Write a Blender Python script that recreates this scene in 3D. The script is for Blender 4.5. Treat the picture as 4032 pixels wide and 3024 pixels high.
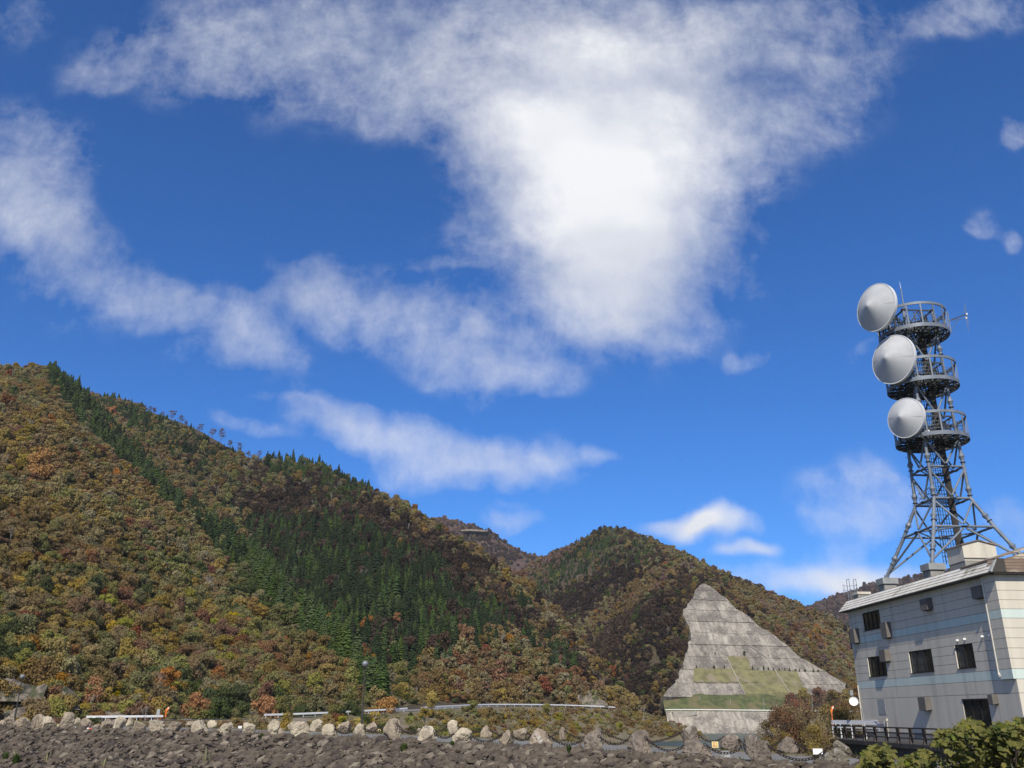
import bpy, bmesh, math, random
import numpy as np
from mathutils import Vector, Matrix, noise as mnoise

for o in list(bpy.data.objects):
    bpy.data.objects.remove(o, do_unlink=True)
random.seed(7)
rng = np.random.default_rng(11)
scene = bpy.context.scene
col = scene.collection
rad = math.radians

# ---------------------------------------------------------------- camera
# eye of the photographer is the origin; he looks along +Y and tips the phone up 20.5 degrees
FPX, PITCH = 3486.0, rad(20.5)
cam_data = bpy.data.cameras.new('camera')
cam_data.sensor_width = 36.0
cam_data.lens = 36.0 * FPX / 4032.0
cam_data.clip_start = 0.1
cam_data.clip_end = 20000.0
cam = bpy.data.objects.new('camera', cam_data)
col.objects.link(cam)
cam.location = (0, 0, 0)
cam.rotation_euler = (rad(90) + PITCH, 0, 0)
scene.camera = cam

SUN_AZ, SUN_EL = rad(187.0), rad(42.0)
TO_SUN = Vector((math.sin(SUN_AZ) * math.cos(SUN_EL), math.cos(SUN_AZ) * math.cos(SUN_EL), math.sin(SUN_EL)))
sd = bpy.data.lights.new('sun', 'SUN')
sd.energy = 5.0
sd.angle = rad(0.53)
sd.color = (1.0, 0.935, 0.81)
sun = bpy.data.objects.new('sun', sd)
col.objects.link(sun)
sun.rotation_euler = TO_SUN.to_track_quat('Z', 'Y').to_euler()

scene.view_settings.view_transform = 'Standard'
scene.view_settings.look = 'None'
scene.view_settings.exposure = 0.12
scene.view_settings.gamma = 1.0
scene.view_settings.use_curve_mapping = False
scene.cycles.max_bounces = 5
scene.cycles.diffuse_bounces = 3
scene.cycles.transparent_max_bounces = 8
scene.cycles.use_denoising = True

# pixel of the photograph -> ray / point at a chosen real distance
_F = np.array([0, math.cos(PITCH), math.sin(PITCH)])
_U = np.array([0, -math.sin(PITCH), math.cos(PITCH)])
_R = np.array([1.0, 0, 0])
def ray(x, y):
    return _F + (x - 2016) / FPX * _R + (1512 - y) / FPX * _U
def at(x, y, D):
    d = ray(x, y)
    return d * D / math.hypot(d[0], d[1])
def on_plane(x, y, P0, n):
    d = ray(x, y)
    return d * (np.dot(P0, n) / np.dot(d, n))
def proj(P):
    P = np.atleast_2d(np.asarray(P, float))
    z = np.maximum(P @ _F, 1e-3)
    return 2016 + FPX * (P @ _R) / z, 1512 - FPX * (P @ _U) / z

# ---------------------------------------------------------------- world: physical sky with cloud layers
world = bpy.data.worlds.new('World')
scene.world = world
world.use_nodes = True
wt = world.node_tree
wt.nodes.clear()
class NT:
    """small helper to write shader maths"""
    def __init__(self, tree): self.t = tree
    def n(self, kind, **kw):
        nd = self.t.nodes.new(kind)
        for k, v in kw.items(): setattr(nd, k, v)
        return nd
    def put(self, sock, v):
        if isinstance(v, bpy.types.NodeSocket): self.t.links.new(v, sock)
        else: sock.default_value = v
    def m(self, op, a, b=0.0, c=None, clamp=False):
        nd = self.n('ShaderNodeMath', operation=op, use_clamp=clamp)
        self.put(nd.inputs[0], a); self.put(nd.inputs[1], b)
        if c is not None: self.put(nd.inputs[2], c)
        return nd.outputs[0]
    def v(self, op, a, b=(0, 0, 0)):
        nd = self.n('ShaderNodeVectorMath', operation=op)
        self.put(nd.inputs[0], a); self.put(nd.inputs[1], b)
        return nd.outputs['Value'] if op in ('LENGTH', 'DOT_PRODUCT') else nd.outputs[0]
    def scale(self, a, s):
        nd = self.n('ShaderNodeVectorMath', operation='SCALE')
        self.put(nd.inputs[0], a); self.put(nd.inputs[3], s)
        return nd.outputs[0]
    def noise(self, vec, scale, detail=4, rough=0.5, dist=0.0, color=False):
        nd = self.n('ShaderNodeTexNoise')
        if vec is not None: self.put(nd.inputs['Vector'], vec)
        nd.inputs['Scale'].default_value = scale
        nd.inputs['Detail'].default_value = detail
        nd.inputs['Roughness'].default_value = rough
        nd.inputs['Distortion'].default_value = dist
        return nd.outputs['Color' if color else 0]
    def rng(self, v, a, b, c=0.0, d=1.0, kind='SMOOTHSTEP'):
        nd = self.n('ShaderNodeMapRange', interpolation_type=kind)
        self.put(nd.inputs[0], v)
        for i, q in zip((1, 2, 3, 4), (a, b, c, d)): self.put(nd.inputs[i], q)
        return nd.outputs[0]
    def mix(self, f, a, b, blend='MIX'):
        nd = self.n('ShaderNodeMix', data_type='RGBA', blend_type=blend)
        self.put(nd.inputs[0], f)
        self.put(nd.inputs[6], a if isinstance(a, bpy.types.NodeSocket) else (*a, 1.0))
        self.put(nd.inputs[7], b if isinstance(b, bpy.types.NodeSocket) else (*b, 1.0))
        return nd.outputs[2]
    def comb(self, x, y, z):
        nd = self.n('ShaderNodeCombineXYZ')
        for i, q in enumerate((x, y, z)): self.put(nd.inputs[i], q)
        return nd.outputs[0]
    def sep(self, v):
        nd = self.n('ShaderNodeSeparateXYZ'); self.put(nd.inputs[0], v)
        return nd.outputs
    def mapping(self, v, loc=(0, 0, 0), rot=(0, 0, 0), sc=(1, 1, 1), kind='POINT'):
        nd = self.n('ShaderNodeMapping', vector_type=kind)
        self.put(nd.inputs[0], v)
        nd.inputs[1].default_value = loc; nd.inputs[2].default_value = rot; nd.inputs[3].default_value = sc
        return nd.outputs[0]

W = NT(wt)
sky = W.n('ShaderNodeTexSky', sky_type='NISHITA')
sky.sun_disc = False
sky.sun_elevation = SUN_EL
sky.sun_rotation = SUN_AZ
sky.altitude = 2200
sky.air_density = 1.0
sky.dust_density = 0.15
sky.ozone_density = 2.0
tc = W.n('ShaderNodeTexCoord')
d = tc.outputs['Generated']
dx, dy, dz = W.sep(d)
ysafe = W.m('MAXIMUM', dy, 0.12)
a_ = W.m('DIVIDE', dx, ysafe)
b_ = W.m('DIVIDE', dz, ysafe)
ab = W.comb(a_, b_, 0.0)
warp = W.scale(W.v('SUBTRACT', W.noise(ab, 5.0, 3, 0.62, color=True), (0.5, 0.5, 0.5)), 0.11)
abw = W.v('ADD', ab, warp)
# cloud banks: centre and half-size in the photograph at half scale (2212 wide), tilt, weight
BANKS = [
 # the big bright mass and the veil above it
 (1330,310,255,245,0,1.5),(1310,440,255,200,0,1.15),(1360,560,165,160,20,.85),(1280,200,230,150,0,.5),(1420,50,420,120,0,.62),(1330,660,150,70,-8,.62),
 (1000,60,330,130,-8,.56),(760,110,260,130,-10,.46),(560,40,200,110,0,.5),(420,110,110,110,-40,.42),(230,120,70,75,-50,.42),(250,165,40,45,-50,.25),(40,40,70,60,0,.3),
 (1010,220,190,90,-32,.5),(860,170,190,80,-25,.45),(1130,330,110,80,-35,.5),(1640,120,220,150,25,.5),(1730,220,120,60,35,.42),(1560,250,120,110,10,.35),
 # left diagonal band
 (10,290,120,70,-28,.4),(90,340,120,75,-28,.42),(20,450,150,80,-25,1.0),(110,510,150,65,-28,.75),(230,565,130,50,-28,.42),(180,620,150,60,-15,.4),(330,640,150,45,-20,.4),(480,680,150,55,-18,.72),(560,745,110,48,-20,.6),(400,760,120,25,-5,.25),
 # middle band
 (670,615,100,50,-18,.55),(760,640,140,60,-20,.68),(900,700,170,75,-25,.66),(1060,770,140,60,-15,.75),(1130,810,80,35,-10,.55),(960,800,120,45,-20,.42),(950,570,90,20,-4,.5),(1000,640,90,30,-30,.12),
 # lower band
 (690,895,100,42,-25,.72),(790,945,150,55,-15,.85),(950,975,170,55,-8,.9),(1120,985,160,42,-3,.8),(1020,1035,170,38,0,.75),(1240,985,90,20,0,.45),(535,928,70,20,-25,.5),(600,862,90,9,-10,.25),
 # low clouds over the middle hill and behind the tower
 (1100,1136,72,24,0,.8),(1105,1105,40,9,0,.3),(1470,1153,88,24,2,1.5),(1548,1143,74,30,0,1.6),(1612,1197,58,19,0,1.5),
 (1625,773,50,18,8,.55),(1570,768,14,22,-40,.4),(1830,1050,120,60,15,.5),(1890,1110,130,60,15,.55),(1800,1190,80,34,8,.55),(1740,1262,180,40,0,1.2),(1880,1255,150,50,0,1.1),(1760,1120,60,30,0,.3),
 (2115,470,32,28,35,.48),(2180,515,26,26,-30,.42),(2205,310,40,26,35,.6),(2120,25,130,40,10,.6),(1850,748,45,12,25,.35),(2200,1150,90,60,0,.5),
]
field = None
for (x, y, rx, ry, rot, w) in BANKS:
    k = 4032 / 2212
    kk, kw = (1.62, 1.0) if y > 1080 else (1.9, 0.76)
    r0 = ray(x * k, y * k)
    ca, cb = r0[0] / r0[1], r0[2] / r0[1]
    r1 = ray((x + rx) * k, y * k); r2 = ray(x * k, (y - ry) * k)
    sx = abs(r1[0] / r1[1] - ca); sy = abs(r2[2] / r2[1] - cb)
    q = W.mapping(abw, (ca, cb, 0), (0, 0, rad(rot)), (sx * kk, sy * kk, 1), 'TEXTURE')
    g = W.rng(W.v('LENGTH', q), 0.0, 1.0, w * kw, 0.0, 'SMOOTHERSTEP')
    field = g if field is None else W.m('ADD', field, g)
front = W.rng(dy, 0.05, 0.3)
# unseen rest of the sky: similar broken cloud, thickened for whiter fill light
up = W.m('MAXIMUM', W.m('ADD', dz, 0.12), 0.1)
pq = W.comb(W.m('DIVIDE', dx, up), W.m('DIVIDE', dy, up), 0.0)
rest = W.rng(W.noise(pq, 0.9, 4, 0.55), 0.38, 0.62, 0.0, 1.2)
field = W.m('ADD', W.m('MULTIPLY', field, front), W.m('MULTIPLY', rest, W.m('SUBTRACT', 1.0, front)))
streak = W.mapping(abw, (0, 0, 0), (0, 0, rad(-18)), (0.82, 1.5, 1))
n1 = W.noise(streak, 5.0, 8, 0.66)
n2 = W.noise(W.mapping(ab, (3, 1, 0), (0, 0, rad(25)), (1.5, 1.0, 1)), 19.0, 6, 0.66)
nn = W.m('ADD', W.m('MULTIPLY', W.m('SUBTRACT', n1, 0.5), 2.3), W.m('MULTIPLY', W.m('SUBTRACT', n2, 0.5), 1.35))
# detail matters at the ragged edges, much less in the thick heart
edge = W.rng(field, 1.0, 2.4, 1.0, 0.35)
dens = W.m('ADD', field, W.m('MULTIPLY', nn, edge))
cover = W.m('POWER', W.rng(dens, 0.0, 2.1, 0.0, 1.0, 'LINEAR'), 1.15)
cover = W.m('MULTIPLY', cover, W.rng(field, 0.0, 0.22))
# thickness shades the cloud: thin parts let the blue through, thick parts go slightly grey
sh = W.noise(W.mapping(abw, (7, 2, 0), (0, 0, 0), (1, 1.6, 1)), 4.0, 2, 0.5)
grey = W.rng(sh, 0.40, 0.68, 0.0, 0.75)
ccol = W.mix(grey, (0.90, 0.905, 0.92), (0.56, 0.60, 0.70))
hs = W.n('ShaderNodeHueSaturation')
hs.inputs['Hue'].default_value = 0.5
hs.inputs['Saturation'].default_value = 1.06
hs.inputs['Value'].default_value = 1.0
SKY_STRENGTH = 0.115
wt.links.new(W.mix(1.0, sky.outputs[0], (0.40, 0.77, 1.25), 'MULTIPLY'), hs.inputs['Color'])
cl = W.scale(ccol, 1.0 / SKY_STRENGTH)
skymix = W.mix(W.m('MULTIPLY', cover, 0.97), hs.outputs[0], cl)
bg = W.n('ShaderNodeBackground')
wt.links.new(skymix, bg.inputs[0])
bg.inputs[1].default_value = SKY_STRENGTH
wo = W.n('ShaderNodeOutputWorld')
wt.links.new(bg.outputs[0], wo.inputs[0])
world.cycles.sampling_method = 'MANUAL'
world.cycles.sample_map_resolution = 512

# ================================================================ helpers
def fbm(x, y, seed=0, octaves=4):
    """smooth value noise on arrays, about -1..1"""
    x = np.asarray(x, float); y = np.asarray(y, float)
    out = np.zeros(np.broadcast(x, y).shape); amp = 1.0; tot = 0.0
    for o in range(octaves):
        xi = np.floor(x).astype(np.int64); yi = np.floor(y).astype(np.int64)
        xf = x - xi; yf = y - yi
        u = xf * xf * (3 - 2 * xf); v = yf * yf * (3 - 2 * yf)
        def h(a, b):
            n = (a * 374761393 + b * 668265263 + (seed + o * 31) * 1442695041) & 0x7fffffff
            n = ((n ^ (n >> 13)) * 1274126177) & 0x7fffffff
            return ((n ^ (n >> 16)) & 0xffff) / 32767.5 - 1.0
        s = (h(xi, yi) * (1 - u) + h(xi + 1, yi) * u) * (1 - v) + (h(xi, yi + 1) * (1 - u) + h(xi + 1, yi + 1) * u) * v
        out += amp * s; tot += amp
        amp *= 0.5; x = x * 2.03 + 17.3; y = y * 2.03 + 9.1
    return out / tot

class MB:
    """collects geometry of ONE part; build() links it as one mesh object"""
    def __init__(self): self.v = []; self.f = []
    def add(self, vs, fs):
        b = len(self.v)
        self.v.extend([tuple(map(float, q)) for q in vs])
        self.f.extend([tuple(b + i for i in f) for f in fs])
        return self
    def hexa(self, P):
        """P: 8 corners, bottom ring 0-3 then top ring 4-7"""
        return self.add(P, [(3, 2, 1, 0), (4, 5, 6, 7), (0, 1, 5, 4), (1, 2, 6, 5), (2, 3, 7, 6), (3, 0, 4, 7)])
    def box(self, c, size, rz=0.0):
        hx, hy, hz = size[0] / 2, size[1] / 2, size[2] / 2
        cs, sn = math.cos(rz), math.sin(rz)
        P = []
        for z in (-hz, hz):
            for (x, y) in ((-hx, -hy), (hx, -hy), (hx, hy), (-hx, hy)):
                P.append((c[0] + x * cs - y * sn, c[1] + x * sn + y * cs, c[2] + z))
        return self.hexa(P)
    def beam(self, a, b, w, h, up=(0, 0, 1)):
        """rectangular bar from a to b, w sideways, h along up"""
        a = Vector(a); b = Vector(b); dd = (b - a).normalized(); up = Vector(up)
        s = dd.cross(up)
        if s.length < 1e-4: s = dd.cross(Vector((1, 0, 0)))
        s.normalize(); t = s.cross(dd).normalized()
        P = []
        for q in (a, b):
            for (i, j) in ((-1, -1), (1, -1), (1, 1), (-1, 1)):
                P.append(q + s * (i * w / 2) + t * (j * h / 2))
        return self.hexa([P[0], P[1], P[2], P[3], P[4], P[5], P[6], P[7]])
    def tube(self, pts, r, seg=8, cap=True):
        """round bar through pts; r a number or a list"""
        pts = [Vector(p) for p in pts]
        rs = r if isinstance(r, (list, tuple)) else [r] * len(pts)
        base = len(self.v); prev = None
        for i, p in enumerate(pts):
            if i == 0: dd = pts[1] - pts[0]
            elif i == len(pts) - 1: dd = pts[-1] - pts[-2]
            else: dd = (pts[i + 1] - pts[i]).normalized() + (pts[i] - pts[i - 1]).normalized()
            dd.normalize()
            if prev is None:
                s = dd.cross(Vector((0, 0, 1)))
                if s.length < 1e-3: s = dd.cross(Vector((1, 0, 0)))
            else:
                s = prev - dd * prev.dot(dd)
            s.normalize(); prev = s; t = dd.cross(s)
            for k in range(seg):
                a = 2 * math.pi * k / seg
                q = p + (s * math.cos(a) + t * math.sin(a)) * rs[i]
                self.v.append((q.x, q.y, q.z))
        for i in range(len(pts) - 1):
            for k in range(seg):
                a0 = base + i * seg + k; a1 = base + i * seg + (k + 1) % seg
                self.f.append((a0, a1, a1 + seg, a0 + seg))
        if cap:
            self.f.append(tuple(base + k for k in range(seg))[::-1])
            self.f.append(tuple(base + (len(pts) - 1) * seg + k for k in range(seg)))
        return self
    def lathe(self, c, axis, prof, seg=32, closed=False):
        """prof: (distance along axis, radius) pairs"""
        axis = Vector(axis).normalized(); c = Vector(c)
        s = axis.cross(Vector((0, 0, 1)))
        if s.length < 1e-3: s = Vector((1, 0, 0))
        s.normalize(); t = axis.cross(s)
        base = len(self.v)
        for (h, r) in prof:
            for k in range(seg):
                a = 2 * math.pi * k / seg
                q = c + axis * h + (s * math.cos(a) + t * math.sin(a)) * max(r, 1e-4)
                self.v.append((q.x, q.y, q.z))
        n = len(prof)
        for i in range(n - 1 if not closed else n):
            j = (i + 1) % n
            for k in range(seg):
                k2 = (k + 1) % seg
                self.f.append((base + i * seg + k, base + i * seg + k2, base + j * seg + k2, base + j * seg + k))
        return self
    def prism(self, poly, ext):
        """poly: list of 3D points (planar), extruded by vector ext"""
        n = len(poly); e = np.array(ext, float)
        top = [np.array(p, float) for p in poly]; bot = [p + e for p in top]
        fs = [tuple(range(n)), tuple(range(2 * n - 1, n - 1, -1))]
        for i in range(n):
            j = (i + 1) % n
            fs.append((i, n + i, n + j, j))
        return self.add(top + bot, fs)
    def build(self, name, mat, parent=None, origin=None, smooth=False):
        if origin is None:
            origin = tuple(parent_world(parent)) if parent is not None else (0, 0, 0)
        me = bpy.data.meshes.new(name)
        o3 = origin
        me.from_pydata([(x - o3[0], y - o3[1], z - o3[2]) for x, y, z in self.v], [], self.f)
        if mat is not None: me.materials.append(mat)
        if smooth: me.polygons.foreach_set('use_smooth', [True] * len(me.polygons))
        me.update()
        ob = bpy.data.objects.new(name, me)
        col.objects.link(ob)
        if parent is not None: ob.parent = parent
        else: ob.location = o3
        return ob

def parent_world(p):
    v = Vector((0, 0, 0))
    while p is not None:
        v = v + p.location; p = p.parent
    return v

def tag(o, label=None, cat=None, group=None, kind=None):
    if label: o['label'] = label
    if cat: o['category'] = cat
    if group: o['group'] = group
    if kind: o['kind'] = kind
    return o

def thing(name, loc, label, cat, group=None):
    o = bpy.data.objects.new(name, None)
    o.empty_display_size = 0.3
    col.objects.link(o); o.location = tuple(float(q) for q in loc)
    return tag(o, label, cat, group)

def grid_mesh(name, P, mat, kind=None, smooth=True):
    """P: (nu, nv, 3) array of points"""
    nu, nv = P.shape[:2]
    me = bpy.data.meshes.new(name)
    idx = np.arange(nu * nv).reshape(nu, nv)
    q = np.stack([idx[:-1, :-1], idx[1:, :-1], idx[1:, 1:], idx[:-1, 1:]], -1).reshape(-1, 4)
    me.from_pydata(P.reshape(-1, 3).tolist(), [], q.tolist())
    me.materials.append(mat)
    if smooth: me.polygons.foreach_set('use_smooth', [True] * len(me.polygons))
    ob = bpy.data.objects.new(name, me); col.objects.link(ob)
    if kind: ob['kind'] = kind
    return ob

# ---------------------------------------------------------------- materials
def new_mat(name):
    m = bpy.data.materials.new(name); m.use_nodes = True
    t = m.node_tree; t.nodes.clear()
    N = NT(t)
    b = N.n('ShaderNodeBsdfPrincipled'); o = N.n('ShaderNodeOutputMaterial')
    t.links.new(b.outputs[0], o.inputs[0])
    return m, N, b
def pmat(name, c1, c2=None, rough=0.8, scale=1.0, detail=5, lo=0.35, hi=0.65, bump=0.0, bscale=None, metal=0.0, spec=0.3,
         stretch=(1, 1, 1), c3=None, s3=None, lo3=0.55, hi3=0.7, rot=(0, 0, 0)):
    """two (or three) colours mixed by world-space noise, with optional relief"""
    m, N, b = new_mat(name)
    g = N.n('ShaderNodeNewGeometry').outputs['Position']
    v = N.mapping(g, (0, 0, 0), rot, stretch)
    if c2 is None: c2 = tuple(q * 0.8 for q in c1)
    f = N.rng(N.noise(v, scale, detail, 0.6), lo, hi, kind='LINEAR')
    c = N.mix(f, c1, c2)
    if c3 is not None:
        f3 = N.rng(N.noise(v, s3 or scale * 0.37, 5, 0.62), lo3, hi3, kind='LINEAR')
        c = N.mix(f3, c, c3)
    N.put(b.inputs['Base Color'], c)
    b.inputs['Roughness'].default_value = rough
    b.inputs['Metallic'].default_value = metal
    b.inputs['Specular IOR Level'].default_value = spec
    if bump:
        bn = N.n('ShaderNodeBump'); bn.inputs['Strength'].default_value = bump
        bn.inputs['Distance'].default_value = 0.05
        N.put(bn.inputs['Height'], N.noise(v, bscale or scale * 4, 4, 0.6))
        N.t.links.new(bn.outputs[0], b.inputs['Normal'])
    return m
def leaf_mat(name, c1, c2, jitter=0.02, val=0.14, scale=0.9, trans=0.4):
    """foliage: every tree its own tint, every clump its own shade of the leaf"""
    m, N, b = new_mat(name)
    oi = N.n('ShaderNodeObjectInfo')
    g = N.n('ShaderNodeNewGeometry')
    n = N.noise(g.outputs['Position'], scale, 3, 0.6)
    c = N.mix(N.rng(n, 0.36, 0.64, kind='LINEAR'), c1, c2)
    hs_ = N.n('ShaderNodeHueSaturation')
    r = oi.outputs['Random']
    N.put(hs_.inputs['Hue'], N.m('MULTIPLY_ADD', r, jitter, 0.5 - jitter / 2))
    r2 = N.m('FRACT', N.m('MULTIPLY', r, 17.31))
    N.put(hs_.inputs['Value'], N.m('MULTIPLY_ADD', r2, val * 2, 1.0 - val))
    N.put(hs_.inputs['Saturation'], N.m('MULTIPLY_ADD', N.m('FRACT', N.m('MULTIPLY', r, 7.77)), 0.3, 0.82))
    N.put(hs_.inputs['Color'], c)
    N.put(b.inputs['Base Color'], hs_.outputs[0])
    b.inputs['Roughness'].default_value = 0.85
    b.inputs['Specular IOR Level'].default_value = 0.1
    if trans:
        tr = N.n('ShaderNodeBsdfTranslucent'); N.put(tr.inputs[0], hs_.outputs[0])
        mx = N.n('ShaderNodeMixShader'); mx.inputs[0].default_value = trans
        out = [q for q in N.t.nodes if q.type == 'OUTPUT_MATERIAL'][0]
        N.t.links.new(b.outputs[0], mx.inputs[1]); N.t.links.new(tr.outputs[0], mx.inputs[2])
        N.t.links.new(mx.outputs[0], out.inputs[0])
    return m

M = {}
M['soil'] = pmat('forest_floor', (0.075, 0.055, 0.03), (0.035, 0.028, 0.016), scale=0.15)
M['farsoil'] = pmat('far_forest_floor', (0.10, 0.06, 0.045), (0.05, 0.035, 0.03), scale=0.05)
M['ground'] = pmat('grassy_ground', (0.09, 0.10, 0.035), (0.12, 0.095, 0.05), scale=0.8)
M['bank'] = pmat('dry_bank', (0.17, 0.135, 0.085), (0.10, 0.085, 0.04), scale=0.12, c3=(0.20, 0.165, 0.135), s3=0.05)
M['asphalt'] = pmat('worn_asphalt', (0.185, 0.178, 0.165), (0.14, 0.135, 0.127), scale=0.7, rough=0.9, c3=(0.21, 0.20, 0.185), s3=0.35)
def concrete_mat():
    """old sprayed concrete: pale ground, streaks down the slope, dark weathered patches; each panel its own tone"""
    m, N, b = new_mat('stained_concrete')
    g = N.n('ShaderNodeNewGeometry').outputs['Position']
    r = N.n('ShaderNodeObjectInfo').outputs['Random']
    st = N.noise(N.mapping(g, (0, 0, 0), (0, 0, rad(-16)), (1, .14, .14)), 0.50, 8, 0.70)
    bl = N.noise(N.mapping(g, (5, 0, 0), (0, 0, rad(-16)), (1, .4, 1.4)), 0.10, 9, 0.68)
    fi = N.noise(g, 0.9, 5, 0.7)
    c = N.mix(N.rng(st, 0.38, 0.62, kind='LINEAR'), (0.315, 0.282, 0.235), (0.165, 0.147, 0.126))
    c = N.mix(N.rng(bl, 0.46, 0.56, 0.0, 0.85, kind='LINEAR'), c, (0.120, 0.106, 0.092))
    c = N.mix(N.rng(fi, 0.54, 0.66, 0.0, 0.7, kind='LINEAR'), c, (0.40, 0.37, 0.315))
    hs_ = N.n('ShaderNodeHueSaturation'); N.put(hs_.inputs['Color'], c); N.put(hs_.inputs['Value'], N.m('MULTIPLY_ADD', r, 0.5, 0.72))
    N.put(b.inputs['Base Color'], hs_.outputs[0]); b.inputs['Roughness'].default_value = 0.95; b.inputs['Specular IOR Level'].default_value = 0.1
    bn = N.n('ShaderNodeBump'); bn.inputs['Strength'].default_value = 0.7; bn.inputs['Distance'].default_value = 0.5
    N.put(bn.inputs['Height'], N.noise(g, 0.5, 5, 0.65)); N.t.links.new(bn.outputs[0], b.inputs['Normal'])
    return m
M['concrete'] = concrete_mat()
M['rocknet'] = pmat('sprayed_rock', (0.24, 0.20, 0.155), (0.085, 0.072, 0.058), scale=0.8, detail=8, bump=1.0, bscale=1.5, stretch=(1, 1, 0.3), c3=(0.06, 0.065, 0.03), s3=0.35, lo3=0.52, hi3=0.62)
M['slopegrass'] = pmat('slope_grass', (0.185, 0.168, 0.075), (0.115, 0.108, 0.050), scale=0.22, detail=9, lo=0.40, hi=0.60, bump=0.8, bscale=1.5, c3=(0.20, 0.165, 0.11), s3=0.12, lo3=0.52, hi3=0.64)
M['stripgrass'] = pmat('strip_grass', (0.095, 0.105, 0.038), (0.05, 0.062, 0.024), scale=0.35, detail=9, lo=0.4, hi=0.6, bump=0.9, bscale=1.2, c3=(0.13, 0.11, 0.055), s3=0.14, lo3=0.48, hi3=0.6)
M['white'] = pmat('white_paint', (0.8, 0.8, 0.79), (0.72, 0.72, 0.71), scale=2, rough=0.45)
M['riprap0'] = pmat('purple_grey_rock', (0.15, 0.125, 0.125), (0.075, 0.062, 0.064), scale=1.3, lo=0.38, hi=0.62, bump=0.5, bscale=6,
                   c3=(0.22, 0.19, 0.165), s3=0.7, lo3=0.56, hi3=0.68)
def riprap_mat():
    m, N, b = new_mat('purple_grey_riprap')
    g = N.n('ShaderNodeNewGeometry')
    ri = g.outputs['Random Per Island']
    n = N.rng(N.noise(g.outputs['Position'], 2.2, 6, 0.65), 0.35, 0.65, kind='LINEAR')
    c = N.mix(n, (0.120, 0.097, 0.074), (0.060, 0.048, 0.038))
    c = N.mix(N.rng(ri, 0.80, 1.0, 0.0, 0.8, kind='LINEAR'), c, (0.23, 0.195, 0.15))
    c = N.mix(N.rng(ri, 0.0, 0.35, 0.75, 0.0, kind='LINEAR'), c, (0.040, 0.031, 0.031))
    N.put(b.inputs['Base Color'], c); b.inputs['Roughness'].default_value = 0.92; b.inputs['Specular IOR Level'].default_value = 0.2
    bn = N.n('ShaderNodeBump'); bn.inputs['Strength'].default_value = 0.6; bn.inputs['Distance'].default_value = 0.05
    N.put(bn.inputs['Height'], N.noise(g.outputs['Position'], 7, 4, 0.6)); N.t.links.new(bn.outputs[0], b.inputs['Normal'])
    return m
M['riprap'] = riprap_mat()
M['ripbed'] = pmat('riprap_bed', (0.035, 0.028, 0.027), (0.022, 0.018, 0.018), scale=2)
M['boulder_pale'] = pmat('pale_boulder', (0.46, 0.40, 0.295), (0.28, 0.235, 0.175), scale=1.8, detail=8, lo=0.36, hi=0.62, rough=0.9, bump=0.9, bscale=5,
                    c3=(0.13, 0.11, 0.095), s3=1.3, lo3=0.57, hi3=0.66, stretch=(1, 1, 0.55))
M['boulder_dark'] = pmat('brown_boulder', (0.34, 0.28, 0.205), (0.19, 0.152, 0.115), scale=1.8, detail=8, lo=0.36, hi=0.62, rough=0.9, bump=0.9, bscale=5,
                    c3=(0.38, 0.35, 0.31), s3=1.5, lo3=0.60, hi3=0.68, stretch=(1, 1, 0.45))
M['boulder_darker'] = pmat('dark_brown_boulder', (0.225, 0.185, 0.145), (0.115, 0.094, 0.077), scale=1.8, detail=8, lo=0.36, hi=0.62, rough=0.9, bump=1.0, bscale=5,
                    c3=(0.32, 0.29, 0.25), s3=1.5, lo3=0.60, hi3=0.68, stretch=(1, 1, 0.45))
M['boulder_moss'] = pmat('lichen_boulder', (0.17, 0.15, 0.115), (0.10, 0.09, 0.06), scale=3.0, detail=8, rough=0.95, bump=0.9, bscale=8,
                    c3=(0.25, 0.235, 0.205), s3=2.2, lo3=0.56, hi3=0.66)
M['chain'] = pmat('rusty_chain', (0.05, 0.036, 0.028), (0.028, 0.022, 0.02), scale=9, rough=0.8)
M['darksteel'] = pmat('dark_lamp_post', (0.035, 0.032, 0.03), (0.05, 0.045, 0.04), scale=4, rough=0.55)
M['bark'] = pmat('bark', (0.11, 0.085, 0.065), (0.06, 0.045, 0.035), scale=3, stretch=(1, 1, 0.3))
M['palebark'] = pmat('pale_bark', (0.34, 0.31, 0.27), (0.20, 0.17, 0.145), scale=2, stretch=(1, 1, 0.3))
M['twig'] = pmat('bare_twigs', (0.20, 0.145, 0.14), (0.13, 0.095, 0.095), scale=0.5)
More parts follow.
